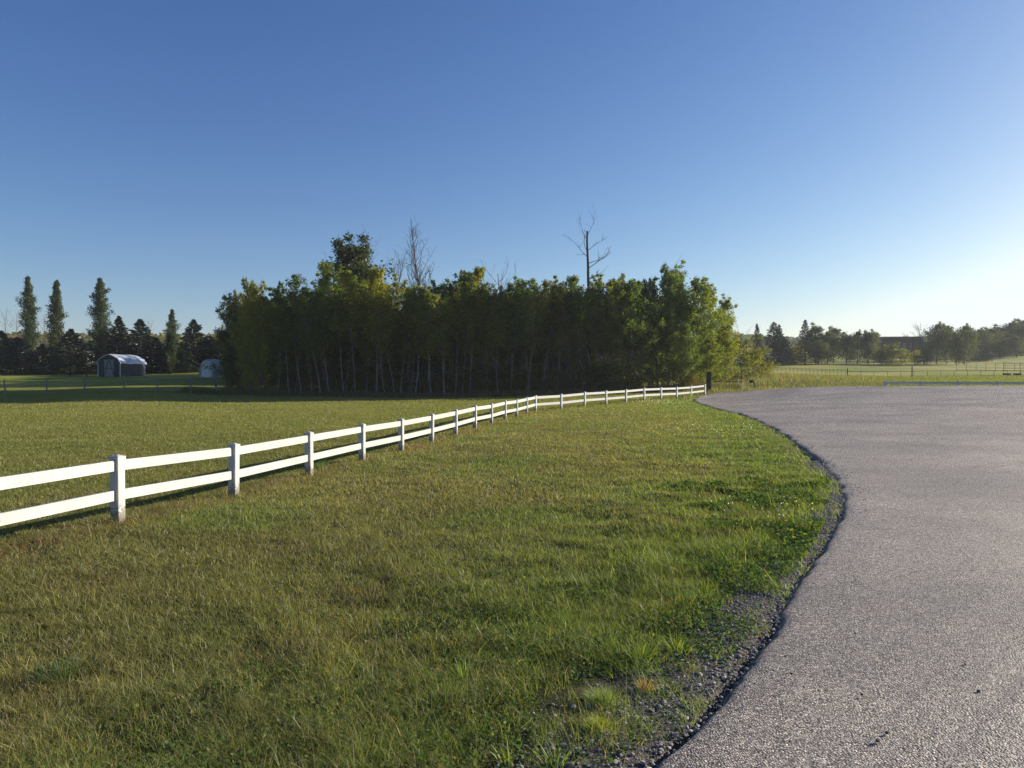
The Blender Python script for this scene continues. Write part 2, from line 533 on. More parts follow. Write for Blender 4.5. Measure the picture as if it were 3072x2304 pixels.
def H(x, y, s=None):
    x = np.asarray(x, float); y = np.asarray(y, float)
    h = Hb(x, y)
    if s is None: s = sd(x, y)
    ditch = .5 * sstep(0, 2.2, -s) * (1 - sstep(5, 14, -s)) * sstep(16, 24, x) * sstep(30, 38, y)
    r = np.hypot(x, y)
    h = h + .06 * sstep(-1.4, -.08, s)
    und = (fnoise(x * .9, y * .9, 3) - .5) * .07 * sstep(.2, 1.5, -s) * (1 - sstep(60, 100, r))
    und += (fnoise(x * 2.4, y * 2.4, 13) - .45) * .085 * sstep(.25, .9, -s) * (1 - sstep(2.0, 5.0, -s)) * (1 - sstep(20, 40, r))
    und += (fnoise(x * .02, y * .02, 9) - .5) * 1.6 * sstep(95, 220, r)
    return h - ditch + und


def H1(x, y): return float(H(np.array([x]), np.array([y]))[0])


# ground sheet: polar grid, one mesh
rr = np.concatenate([[0.0], np.geomspace(.35, 1250, 430)])
th = np.linspace(0, 2 * math.pi, 540, endpoint=False)
RR, TH = np.meshgrid(rr, th, indexing='ij')
gx = RR * np.sin(TH); gy = RR * np.cos(TH)
gs = sd(gx, gy)
gz = H(gx, gy, gs) - .24 * sstep(-.09, .16, gs)
ni, nj = RR.shape
i = np.arange(ni - 1)[:, None] * nj; j = np.arange(nj)[None, :]
Qd = np.stack([i + j, i + nj + j, i + nj + (j + 1) % nj, i + (j + 1) % nj], -1).reshape(-1, 4)
gm = mesh_np('ground', np.stack([gx, gy, gz], -1).reshape(-1, 3), [Qd], M['ground'], smooth=True)
aa = gm.attributes.new('far', 'FLOAT', 'POINT'); aa.data.foreach_set('value', sstep(9, 45, RR).ravel().astype(np.float32))
bare = sstep(-.75, -.1, gs) * (1 - sstep(9, 20, RR)) + sstep(-.25, -.05, gs) * .7
wood = sstep(0, 1, 1 - ((gx + 3) / 22) ** 2 - ((gy - 70) / 10) ** 2)
aa = gm.attributes.new('bare', 'FLOAT', 'POINT'); aa.data.foreach_set('value', np.clip(bare + wood * .8, 0, 1).ravel().astype(np.float32))
tag(obj('ground', gm), kind='structure')

# road sheet
E2 = spline([tuple(p) for p in OUT[::1]], .12) if False else None
fine = []
for a, b in zip(OUT, np.roll(OUT, -1, 0)):
    L = np.linalg.norm(b - a); mid = (a + b) / 2; r = np.hypot(*mid)
    n = max(1, int(L / (.06 if r < 14 else .3 if r < 60 else 2)))
    fine.append(a + (b - a) * (np.arange(n) / n)[:, None])
fine = np.vstack(fine)
Cc = np.array((26.0, 24.0))
dirv = Cc - fine; dl = np.linalg.norm(dirv, axis=1); du = dirv / dl[:, None]
jit = (fnoise(fine[:, 0] * 2.2, fine[:, 1] * 2.2, 5) - .5) * .30 + (fnoise(fine[:, 0] * 11, fine[:, 1] * 11, 6) - .5) * .13
ds = [-.12, -.05, .0, .05, .10, .17, .35, 1.0, 1.6, 2.6, 4.2, 6.5, 9.5, 13]
zs = [-.03, .005, .03, .05, .066, .077, .088, .097, .105, .112, .12, .12, .12, .12]
rims = [1, 1, .9, .7, .5, .35, .22, .08, 0, 0, 0, 0, 0, 0]
RV = []; RZ = []; RM = []
zs = [-.03, .035, .062, .076, .085, .091, .096, .101, .106, .112, .12, .12, .12, .12]
for d_, z_, r_ in zip(ds, zs, rims):
    RV.append(fine + du * (np.minimum(d_, dl * .5) + jit * max(0, 1 - max(d_, 0) / .8))[:, None]); RZ.append(np.full(len(fine), z_)); RM.append(np.full(len(fine), float(r_)))
base = RV[-1]
for t in np.linspace(0, 1, 9)[1:]:
    RV.append(base + (Cc - base) * t * .995); RZ.append(np.full(len(fine), .12)); RM.append(np.zeros(len(fine)))
RV = np.array(RV); RZ = np.array(RZ); RM = np.array(RM)
rz_ = Hb(RV[..., 0], RV[..., 1]) + RZ + (fnoise(RV[..., 0] * .5, RV[..., 1] * .5, 8) - .5) * .03 * np.interp(RM, [0, .01], [1, 0]) * np.array([sstep(.6, 6, v_) for v_ in list(ds) + [99] * 8])[:, None]
nr, nf = rz_.shape
i = np.arange(nr - 1)[:, None] * nf; j = np.arange(nf)[None, :]
Qd = np.stack([i + j, i + nf + j, i + nf + (j + 1) % nf, i + (j + 1) % nf], -1).reshape(-1, 4)
rm = mesh_np('road', np.dstack([RV, rz_]).reshape(-1, 3), [Qd], M['road'], smooth=True)
aa = rm.attributes.new('rim', 'FLOAT', 'POINT'); aa.data.foreach_set('value', RM.ravel().astype(np.float32))
tag(obj('road', rm), kind='structure')


def road_z(x, y): return float(Hb(np.array([x]), np.array([y]))[0]) + .12


# ------------------------------------------------------------------ white fence
def set_low(me, fn):
    co = np.empty(len(me.vertices) * 3, np.float32); me.vertices.foreach_get('co', co); co = co.reshape(-1, 3)
    a_ = me.attributes.new('low', 'FLOAT', 'POINT'); a_.data.foreach_set('value', fn(co).astype(np.float32))


def post_mesh(name, w, h, deep=.25):
    b = .006; mb = MB(); s = w / 2
    def ring(z, s_, b_): return [(-s_ + b_, -s_, z), (s_ - b_, -s_, z), (s_, -s_ + b_, z), (s_, s_ - b_, z), (s_ - b_, s_, z), (-s_ + b_, s_, z), (-s_, s_ - b_, z), (-s_, -s_ + b_, z)]
    zz = [-deep, 0, .12, .25, .5, h]
    for z0, z1 in zip(zz[:-1], zz[1:]):
        V = ring(z0, s, b) + ring(z1, s, b)
        mb.add(V, [[i, (i + 1) % 8, 8 + (i + 1) % 8, 8 + i] for i in range(8)])
    me = mb.mesh(name, M['vinyl'])
    set_low(me, lambda co: np.interp(co[:, 2], [-.3, 0, .12, .25, .5], [.8, .78, .62, .42, 0]))
    cb = MB()
    def rg(z, s_): return [(-s_, -s_, z), (s_, -s_, z), (s_, s_, z), (-s_, s_, z)]
    lay = [(h - .035, s + .006), (h + .004, s + .006), (h + .008, s + .003), (h + .03, .012)]
    for (z0, s0), (z1, s1) in zip(lay[:-1], lay[1:]):
        cb.add(rg(z0, s0) + rg(z1, s1), [[i, (i + 1) % 4, 4 + (i + 1) % 4, 4 + i] for i in range(4)])
    cb.add(rg(h + .03, .012), [[0, 1, 2, 3]])
    cm = cb.mesh(name + '_cap', M['vinyl'])
    set_low(cm, lambda co: co[:, 2] * 0)
    return me, cm


PM, CM = post_mesh('fence_post', .124, .845)


def white_fence(pts, zs_, angs, lab, rails=((.672, .805), (.298, .428)), name='white_fence'):
    root = empty(name, (pts[0][0], pts[0][1], zs_[0]))
    tag(root, lab, 'fence')
    o0 = Vector(root.location)
    for (x, y), z, a in zip(pts, zs_, angs):
        p = obj('post', PM, root, Vector((x, y, z)) - o0); p.rotation_euler = (rng.normal(0, .008), rng.normal(0, .008), -a)
        obj('post_cap', CM, p)
    for k in range(len(pts) - 1):
        for r0, r1 in rails:
            a = np.array((pts[k][0], pts[k][1], zs_[k] + (r0 + r1) / 2)); b = np.array((pts[k + 1][0], pts[k + 1][1], zs_[k + 1] + (r0 + r1) / 2))
            d = (b - a) / np.linalg.norm(b - a); a = a + d * .05; b = b - d * .05
            off = np.array(tuple(o0))
            mb = MB(); mb.beam(a - off, b - off, .038, r1 - r0)
            me = mb.mesh('rail', M['vinyl'])
            v = .36 if r1 < .5 else .12
            set_low(me, lambda co: np.full(len(co), v))
            obj('rail', me, root)
    return root


pts = [tuple(p) for p in A_P] + [tuple(p) for p in B_P]
zf = [H1(*p) for p in pts]
# the tops follow a smooth line as in the photograph
angs = [R(12.13)] * (len(A_P) - 1) + [R(25)] + [R(39.3)] * len(B_P)
white_fence(pts, zf, angs, 'long white two-rail vinyl fence curving from the left edge across the lawn to the road')
FEN = np.array(pts)

# low white fence beyond the road on the right
rp = [at(x, 1142.5, Y) for x, Y in ((2655, 48.6), (2763, 47.6), (2876, 46.6), (2993, 45.7), (3115, 44.8), (3245, 44.0))]
white_fence([(p[0], p[1]) for p in rp], [p[2] - .87 for p in rp], [R(65)] * len(rp),
            'low white rail fence along the far side of the road at the right edge')


# ------------------------------------------------------------------ trees
def quads_of(C, U, Vv):
    """diamond leaf faces: centres, half-length vectors, half-width vectors"""
    n = len(C)
    P = np.stack([C - U, C + Vv, C + U, C - Vv], 1).reshape(-1, 3)
    return P, np.arange(n * 4).reshape(n, 4)


def rand_dirs(n, r, zb=0.0):
    v = r.normal(size=(n, 3)); v[:, 2] += zb
    return v / np.linalg.norm(v, axis=1)[:, None]


def leaf_mesh(name, C, size, r, cols, w, aspect=.7, mat='leaf', outw=None):
    n = len(C)
    U = rand_dirs(n, r)
    if outw is not None: U = U * .6 + outw; U /= np.linalg.norm(U, axis=1)[:, None]
    T = rand_dirs(n, r); Vv = np.cross(U, T); Vv /= np.linalg.norm(Vv, axis=1)[:, None] + 1e-9
    s = size * r.uniform(.6, 1.3, n)[:, None]
    P, Q = quads_of(C, U * s * .5, Vv * s * .5 * aspect)
    ci = r.choice(len(cols), n, p=w); col = np.array(cols)[ci] * r.uniform(.75, 1.25, n)[:, None]
    return mesh_np(name, P, [Q], M[mat], color=col)


ASP = [(.095, .135, .032), (.14, .165, .035), (.24, .21, .04), (.17, .125, .045)]


def wiggle(p0, d, L, n, r, amt, bend=(0, 0, 0)):
    P = [np.array(p0, float)]; d = np.array(d, float); d /= np.linalg.norm(d)
    for k in range(n):
        d = d + r.normal(0, amt, 3) + np.array(bend) / n; d /= np.linalg.norm(d)
        P.append(P[-1] + d * L / n)
    return np.array(P)


def aspen(seed, h=10.0, cb=.42, cw=1.5, nleaf=2600, leaf=.15, trunk_r=.062, cols=ASP, w=(.52, .34, .11, .03), bark='aspen_bark', lean=.25, shape='oval', nbr=34, clump=.32, wig=.03):
    """returns (trunk mesh, crown mesh); unit: metres, base at the origin"""
    r = np.random.default_rng(seed)
    T = wiggle((0, 0, -.3), (r.normal(0, .04) * lean * 3, r.normal(0, .04) * lean * 3, 1), h * .96 + .3, 12, r, wig)
    mb = MB(); mb.tube(T, np.linspace(trunk_r, trunk_r * .14, len(T)), 7)
    cen = []; wt = []
    for k in range(nbr):
        f = cb + (1 - cb) * ((k + r.uniform(0, 1)) / nbr) ** .9
        fi = f * (len(T) - 1); i0 = min(int(fi), len(T) - 2); p = T[i0] + (T[i0 + 1] - T[i0]) * (fi - i0)
        t = (f - cb) / (1 - cb)
        if shape == 'oval': rad = cw * (math.sin(math.pi * min(1, .16 + t * .84)) ** .7) * r.uniform(.5, 1.2)
        elif shape == 'slim': rad = cw * (.25 + .75 * math.sin(math.pi * (.1 + .75 * t))) * (1 - .55 * t) * 1.35 * r.uniform(.45, 1.25)
        elif shape == 'full': rad = cw * (1 - .65 * t ** 1.6) * (.7 + .3 * min(1, t * 6)) * r.uniform(.65, 1.15)
        else: rad = cw * (.10 + (1 - t ** 2.2) ** .8 * (.55 + .45 * math.sin(math.pi * (.1 + .8 * t)))) * r.uniform(.6, 1.15)
        a = k * 2.4 + r.normal(0, .4); up = r.uniform(.35, 1.1) + .7 * t; rad *= 1 - .25 * (k % 3 == 0)
        if shape == 'column': up += 1.0
        if shape == 'slim': up += .35
        d = np.array((math.cos(a), math.sin(a), up)); L = rad * np.linalg.norm(d) / np.linalg.norm(d[:2])
        L = min(L, rad * 2.6)
        B = wiggle(p, d, L, 4, r, .12)
        mb.tube(B, np.linspace(trunk_r * .30 * (1 - t * .5), .006, len(B)), 4)
        for q_ in (0.45, .7, 1.0):
            fi = q_ * 4; i0 = min(int(fi), 3); c = B[i0] + (B[i0 + 1] - B[i0]) * (fi - i0)
            cen.append(c); wt.append(.6 + q_ * rad)
    for k in range(5):   # dead lower stubs
        f = cb * r.uniform(.5, 1); fi = f * 12; i0 = int(fi); p = T[i0]
        a = r.uniform(0, 6.3); B = wiggle(p, (math.cos(a), math.sin(a), .3), r.uniform(.3, .9), 3, r, .2)
        mb.tube(B, np.linspace(.014, .004, len(B)), 3)
    cen.append(T[-1]); wt.append(1); cen = np.array(cen); wt = np.array(wt); wt /= wt.sum()
    ci = r.choice(len(cen), nleaf, p=wt)
    C = cen[ci] + r.normal(0, 1, (nleaf, 3)) * (clump * (1 - .6 * np.clip(cen[ci][:, 2] / h, 0, 1) ** 4))[:, None]
    C[:, 2] *= h * 1.01 / np.percentile(C[:, 2], 99.8)
    cl = vnoise(ci * 7.7, ci * 0, seed)                # clumps differ in colour
    crown = leaf_mesh('crown', C, leaf, r, cols, w)
    return mb.mesh('trunk', M[bark], True), crown


def spruce(seed, h=9.0, w=2.4, nl=4200, dens=1.0, narrow=1.0):
    r = np.random.default_rng(seed)
    mb = MB(); mb.tube([(0, 0, -.3), (0, 0, h * .5), (.02, 0, h)], [.14, .08, .012], 6)
    C = []; O = []
    nw = 30
    for k in range(nw):
        t = (k + .5) / nw; z = h * (.04 + .94 * t)
        R_ = w * (1 - t) ** (.9 / narrow) * r.uniform(.82, 1.12) + .07
        nb = max(4, int(9 * (1 - t) + 3))
        for b in range(nb):
            a = b / nb * 6.283 + r.uniform(0, 1.2); L = R_ * r.uniform(.7, 1.12)
            droop = -.22 * (1 - t) + .28 * t
            m = max(4, int(nl / nw / nb * (.5 + 1.2 * (1 - t))))
            s = r.uniform(.12, 1, m) ** .75
            side = r.normal(0, .13, m) * (1.25 - s) * L
            x = np.cos(a) * s * L - np.sin(a) * side; y = np.sin(a) * s * L + np.cos(a) * side
            zz = z + droop * s * L + .16 * L * s ** 2 + r.normal(0, .05, m)
            C.append(np.stack([x, y, zz], 1)); O.append(np.tile((np.cos(a), np.sin(a), -.15), (m, 1)))
            if b % 2 == 0: mb.tube([(0, 0, z), (math.cos(a) * L * .5, math.sin(a) * L * .5, z + droop * L * .5), (math.cos(a) * L * .95, math.sin(a) * L * .95, z + droop * L + .12 * L)], [.025, .015, .005], 3)
    C = np.concatenate(C); O = np.concatenate(O)
    crown = leaf_mesh('crown', C, .34, r, [(.020, .036, .018), (.032, .050, .024), (.045, .055, .030)], (.45, .4, .15), .42, 'needle', O)
    return mb.mesh('trunk', M['dark_bark'], True), crown


def bare(seed, spec, r0, h, name='branches', bark='dead_bark', tip=.3):
    """spec: list of (start fraction, azimuth, tilt, length, twig count)"""
    r = np.random.default_rng(seed)
    T = wiggle((0, 0, -.3), (0, 0, 1), h + .3, 14, r, .03)
    tb = MB(); tb.tube(T, np.linspace(r0, r0 * tip, len(T)), 7)
    bb = MB()
    def grow(p, d, L, rad, depth):
        B = wiggle(p, d, L, 6, r, .13, (0, 0, .25 if depth else .35))
        bb.tube(B, np.linspace(rad, rad * .3, len(B)), 4)
        if depth >= 2: return
        for k in range(int(3 + L * 1.3)):
            i0 = r.integers(1, 7); q_ = B[i0]
            dd = (B[min(i0, 6)] - B[i0 - 1]); dd /= np.linalg.norm(dd)
            dd = dd + r.normal(0, .55, 3); dd[2] += .25
            grow(q_, dd, L * r.uniform(.22, .5), rad * .5, depth + 1)
    for f, a, tilt, L in spec:
        fi = f * 14; i0 = min(int(fi), 13); p = T[i0] + (T[i0 + 1] - T[i0]) * (fi - i0)
        grow(p, (math.cos(a) * math.sin(tilt), math.sin(a) * math.sin(tilt), math.cos(tilt)), L, max(.02, r0 * .42 * (1.15 - f)), 0)
    return tb.mesh('trunk', M[bark], True), bb.mesh(name, M[bark], True)


def tree_root(name, meshes, loc, scale=(1, 1, 1), rz=0.0, tint=(1, 1, 1), label='', cat='tree', group=None, parts=('trunk', 'crown')):
    o = empty(name, loc, rz); o.scale = scale
    tag(o, label, cat, group)
    for pn, me in zip(parts, meshes):
        obj(pn, me, o, col=tint)
    return o


ASPEN = [aspen(100 + k, 10, (.42, .48, .38, .45, .52, .40, .47, .36)[k], (1.35, 1.15, 1.5, 1.25, 1.0, 1.45, 1.1, 1.3)[k], 4000, .145, (.06, .05, .07, .055, .045, .065, .05, .06)[k], lean=.6,
               shape=('slim', 'oval', 'slim', 'slim', 'slim', 'oval', 'slim', 'slim')[k], nbr=30, clump=.21) for k in range(8)]
FULL = [aspen(200 + k, 10, .07, 2.1, 12500, .15, .09, shape='full', nbr=62, clump=.24, wig=.012) for k in range(3)]
BACK = [aspen(230 + k, 10, .02, 2.5, 6500, .25, .05, shape='oval', nbr=60, clump=.45) for k in range(2)]
POPL = [aspen(300 + k, 13, .01, (.95, .85, 1.05)[k], 17000, .17, .14, cols=[(.045, .070, .034), (.07, .095, .045), (.14, .13, .05)], w=(.55, .38, .07), bark='dark_bark', shape='column', nbr=140, clump=.20, wig=.008) for k in range(3)]
SPR = [spruce(400 + k, 9, (3.0, 3.5, 2.7)[k], 8000) for k in range(3)]
SPN = [spruce(420 + k, 12, (2.5, 3.0)[k], 8500, narrow=1.0) for k in range(2)]
DEC = [aspen(500 + k, 10, .10, 2.7, 6500, .27, .12, cols=[(.055, .075, .035), (.08, .09, .04), (.12, .11, .045)], w=(.5, .35, .15), bark='dark_bark', shape='oval', nbr=40, clump=.55) for k in range(3)]
SHR = [aspen(600 + k, 3, .05, 1.5, 2600, .13, .035, cols=[(.10, .13, .03), (.16, .16, .035), (.19, .14, .04)], w=(.4, .4, .2), shape='oval', nbr=36, clump=.25) for k in range(2)]

prof = np.array([(640, 935), (665, 880), (690, 862), (730, 848), (790, 850), (830, 853), (870, 862), (900, 846), (935, 820), (960, 848), (1000, 818), (1040, 800),
                 (1068, 800), (1110, 812), (1150, 826), (1170, 850), (1210, 852), (1255, 855), (1300, 845), (1345, 835), (1395, 805), (1430, 832), (1460, 850),
                 (1500, 850), (1540, 845), (1590, 840), (1635, 820), (1670, 832), (1700, 848), (1730, 845), (1780, 850), (1800, 842), (1850, 832), (1880, 836),
                 (1920, 817), (1940, 830), (1960, 870), (1985, 830), (2000, 797), (2025, 787), (2045, 794), (2070, 812), (2100, 842), (2140, 856), (2165, 882), (2185, 905)], float)


def top_y(px): return float(np.interp(px, prof[:, 0], prof[:, 1]))


ORD = ['first', 'second', 'third', 'fourth', 'fifth', 'sixth', 'seventh', 'eighth', 'ninth', 'tenth', 'eleventh', 'twelfth', 'thirteenth', 'fourteenth', 'fifteenth',
       'sixteenth', 'seventeenth', 'eighteenth', 'nineteenth', 'twentieth', 'twenty-first', 'twenty-second', 'twenty-third', 'twenty-fourth', 'twenty-fifth',
       'twenty-sixth', 'twenty-seventh', 'twenty-eighth', 'twenty-ninth', 'thirtieth', 'thirty-first', 'thirty-second', 'thirty-third', 'thirty-fourth']


def tint_at(px, r):
    """species colour across the stand as photographed"""
    yel = max(math.exp(-((px - 760) / 60) ** 2), math.exp(-((px - 1130) / 80) ** 2) * .9, math.exp(-((px - 1420) / 70) ** 2) * .8, .5 * math.exp(-((px - 1260) / 60) ** 2), .45 * math.exp(-((px - 1840) / 70) ** 2))
    red = .6 * math.exp(-((px - 1660) / 45) ** 2)
    g = np.array((.78, .98, .78)); y_ = np.array((1.9, 1.5, .75)); rd = np.array((1.5, .8, .95))
    yel = min(1, max(0, yel + r.normal(0, .12)))
    c = g * (1 - yel) + y_ * yel
    c = c * (1 - red) + rd * red
    return tuple(c), ('yellow-tinged' if yel > .5 else 'reddish' if red > .35 else 'green')


rt = np.random.default_rng(77)
front = list(np.arange(742, 1960, 42))
for k, px in enumerate(front):
    px = px + rt.normal(0, 7)
    Y = np.interp(px, [640, 1000, 1500, 1900, 2050], [59, 57.5, 58.5, 61, 63]) + rt.uniform(-.5, .9)
    x = (px - 1536) / F * Y; z = H1(x, Y)
    top = CAMZ - (top_y(px) + (rt.uniform(-16, 30) if k % 3 else rt.uniform(-12, 4)) - HZ) / F * Y
    s = (top - z) / 10.0; ws = rt.uniform(.9, 1.2) * s ** .5
    c, adj = tint_at(px, rt)
    m_ = ASPEN[(k * 5 + 1) % 8]
    if px < 800: m_ = FULL[k % 3]; ws *= .62
    tree_root('aspen', m_, (x, Y, z), (ws, ws, s), rt.uniform(0, 6.28), c,
              f'{adj} aspen, {ORD[k]} from the left in the front row of the dense stand', 'aspen', 'aspens along the front of the stand')
nrow = 0
for row, (dY, ex) in enumerate(((2.0, 30), (4.4, 50), (7.0, 66), (9.6, 70), (12.5, 70), (15.5, 75), (19.5, 70), (24, 75), (29, 80), (34.5, 85), (40, 90))):  # rearmost rows are unseen, added to cast shade on the left yard
    for ni_, px in enumerate(np.arange(735, 1990, 50 if row < 3 else 58 if row < 6 else 78)):
        px = px + rt.normal(0, 14)
        Y = np.interp(px, [640, 1000, 1500, 1900, 2050], [59, 57.5, 58.5, 61, 63]) + dY + rt.uniform(-.9, .9)
        x = (px - 1536) / F * Y
        if row > 2 and abs((x + 45) * .407 - (Y - 60.5) * .914) < 2.6: continue  # lane kept clear along the sun so a lit strip reaches the yard
        z = H1(x, Y)
        top = CAMZ - (top_y(px) + ex + rt.uniform(-28, 28) + (30 if row > 5 else 0) - HZ) / F * Y
        s = (top - z) / 10.0; ws = rt.uniform(.9, 1.25) * s ** .5 * (.8 if px < 800 else 1)
        c, adj = tint_at(px, rt)
        m_ = BACK[int(px) % 2] if row >= 3 else ASPEN[int(rt.integers(0, 8))]
        tree_root('aspen', m_, (x, Y, z), (ws, ws, s), rt.uniform(0, 6.28), c,
                  f'{adj} aspen in the {ORD[row + 1]} row of the dense stand, {ORD[ni_]} from its left end' if row < 3 else
                  'leafy aspen deep inside the dense stand behind its fourth row', 'aspen', 'aspens packed inside the stand' if row < 3 else 'aspens deep inside the stand')
# leafy aspens on the open right end of the stand
for k, (px, py, Y, ws, tn, lab) in enumerate([
        (1945, 838, 63.5, .85, (.9, 1.0, .8), 'green aspen just left of the forked snag at the right part of the stand'),
        (2003, 797, 64.5, .85, (1.0, 1.15, .85), 'tallest green aspen at the right end of the stand, upswept top shoots'),
        (2046, 792, 66.0, 1.15, (1.05, 1.2, .8), 'tall leafy aspen second from the tallest at the stand\'s right end'),
        (2090, 835, 65.0, 1.15, (1.2, 1.25, .75), 'bright green aspen above the dark brown post at the road'),
        (2128, 856, 67.5, 1.0, (1.3, 1.25, .7), 'sunlit yellow-green aspen right of the dark brown post'),
        (2158, 885, 70.0, .8, (1.4, 1.3, .7), 'outermost yellow-green aspen closing the right end of the stand'),
        (1895, 850, 62.0, .9, (.75, .85, .8), 'dark green full aspen at the front right of the stand'),
        (2178, 975, 68.0, .6, (1.35, 1.2, .7), 'short yellow-green aspen below the outermost tree of the stand'),
        (2060, 960, 61.0, .75, (.95, 1.05, .8), 'short bushy aspen behind the end of the white fence'),
        (2120, 1010, 63.0, .75, (1.2, 1.15, .75), 'low bushy yellow-green aspen behind the dark brown post')]):
    x, Y, top = at(px, py, Y); z = H1(x, Y)
    tree_root('aspen', FULL[k % 3], (x, Y, z), (ws, ws, (top - z) / 10.05), rt.uniform(0, 6), tn, lab, 'aspen', 'leafy aspens at the right end of the stand')
# dark leafy trees closing the left end
for k, (px, py, Y, ws, lab) in enumerate([
        (694, 884, 62, .82, 'dark green leafy tree closing the left end of the stand'),
        (738, 852, 65, .7, 'tall dark green leafy tree behind the left end of the stand'),
        (694, 1000, 61, .35, 'low dark leafy tree right beside the fabric shelter')]):
    x, Y, top = at(px, py, Y); z = H1(x, Y)
    tree_root('leafy_tree', FULL[(k + 1) % 3], (x, Y, z), (ws, ws, (top - z) / 10.05), 1.3 * k, (.55, .68, .75), lab, 'tree', 'dark trees at the left end of the stand')
x, Y, top = at(1068, 722, 67); z = H1(x, Y)
DARKT = aspen(700, 10, .6, 1.6, 6500, .19, .12, cols=[(.045, .060, .03), (.06, .075, .035)], w=(.6, .4), bark='dark_bark', shape='oval', nbr=46, clump=.36)
tree_root('leafy_tree', DARKT, (x, Y, z), (1.6, 1.6, (top - z) / 10), 0, (.9, .95, .9), 'tall dark rounded leafy tree rising above the left half of the stand', 'tree')

# shrubs under and beside the stand
for k, (px, py, Y, ws, tn, lab) in enumerate([
        (2225, 1000, 72, 1.4, (1.05, 1.1, .8), 'tall yellowish shrub just right of the stand'),
        (2262, 1040, 73, 1.15, (1.12, 1.08, .8), 'golden shrub midway down the slope of bushes right of the stand'),
        (2293, 1080, 74, .9, (1.15, 1.05, .8), 'small low golden shrub at the outer right tip of the bushes'),
        (1985, 1115, 61.5, .9, (1.1, .9, .8), 'reddish undergrowth shrub behind the last section of white fence'),
        (2065, 1118, 60.5, .8, (1.1, .8, .75), 'russet undergrowth shrub left of the dark brown post'),
        (1900, 1120, 60.5, .8, (1.0, .9, .8), 'dull green undergrowth shrub near the right part of the stand')]):
    x, Y, top = at(px, py, Y); z = H1(x, Y)
    tree_root('shrub', SHR[k % 2], (x, Y, z), (ws, ws, (top - z) / 3.0), k * 1.1, tn, lab, 'shrub', parts=('stem', 'crown'))
for k in range(28):
    px = 725 + k * 43 + rt.normal(0, 12); Y = 59.5 + rt.uniform(0, 2.5); x = (px - 1536) / F * Y; z = H1(x, Y); s = rt.uniform(.35, 1.0)
    tree_root('shrub', SHR[k % 2], (x, Y, z), (s * 1.6, s * 1.6, s), k, (.75, .78, .7), f'dark low undergrowth shrub beneath the aspens, {ORD[k]} from the left end of the stand', 'shrub', 'undergrowth shrubs beneath the aspens', parts=('stem', 'crown'))


# dead trees
def place_bare(name, meshes, px, ptop, Y, h, label, rz=0, sx=1):
    x, Y, top = at(px, ptop, Y); z = H1(x, Y); s = (top - z) / h
    return tree_root(name, meshes, (x, Y, z), (s * sx, s * sx, s), rz, label=label, cat='bare tree', parts=('trunk', 'branches'))


r_ = np.random.default_rng(5)
spec = [(.40 + .52 * (k / 40), (0 if k % 2 else math.pi) + r_.normal(0, .8), .52 - .22 * (k / 40), 3.1 * (1 - .6 * k / 40) * r_.uniform(.75, 1.1)) for k in range(40)]
spec += [(.42, .1, .62, 3.8), (.45, .0, .55, 3.6), (.44, math.pi, .6, 2.8)]
place_bare('dead_tree', bare(11, spec, .12, 14, tip=.12), 1266, 647, 64, 14, 'large leafless tree with a dense fan of upswept branches above the stand')
spec = [(.70, 0, .95, 1.5), (.77, .15, 1.0, 2.1), (.80, .1, 1.15, 1.5), (.84, math.pi, .85, 2.1), (.87, math.pi, .3, 1.6), (.88, 0, 1.0, 1.7), (.95, math.pi, .5, 1.9), (.97, 0, .5, 2.1)]
place_bare('dead_tree', bare(12, spec, .21, 13.0, bark='dark_bark', tip=.35), 1764, 672, 63, 13.4, 'tall dark leafless snag with crooked branches above the right half of the stand')
spec = [(.5 + .45 * k / 12, k * 2.4, .42, 3.0 * (1 - .5 * k / 12)) for k in range(12)]
place_bare('dead_tree', bare(13, spec, .07, 11), 1150, 765, 66, 11, 'thin leafless tree just right of the dark rounded tree')
spec = [(.55 + .4 * k / 14, k * 2.4, .8, 2.0) for k in range(14)]
place_bare('dead_tree', bare(14, spec, .07, 9.5), 1530, 812, 64, 9.5, 'small rounded leafless crown above the middle of the stand')
spec = [(.93, 0, .42, 1.5), (.93, math.pi, .40, 1.6)]
place_bare('dead_tree', bare(15, spec, .11, 8.2, bark='dark_bark'), 1974, 868, 63.2, 8.3, 'forked leafless snag showing between the right-hand aspens')
spec = [(.55 + .4 * k / 14, k * 2.4, .35, 2.6) for k in range(14)]
place_bare('dead_tree', bare(16, spec, .08, 12), 1095, 722, 68, 12.4, 'leafless twiggy tree mingled with the dark rounded tree')
spec = [(.6 + .35 * k / 8, k * 2.4, .4, 1.8) for k in range(8)]
place_bare('dead_tree', bare(17, spec, .06, 10.5), 1003, 790, 66, 10.5, 'thin leafless tree left of the dark rounded tree')

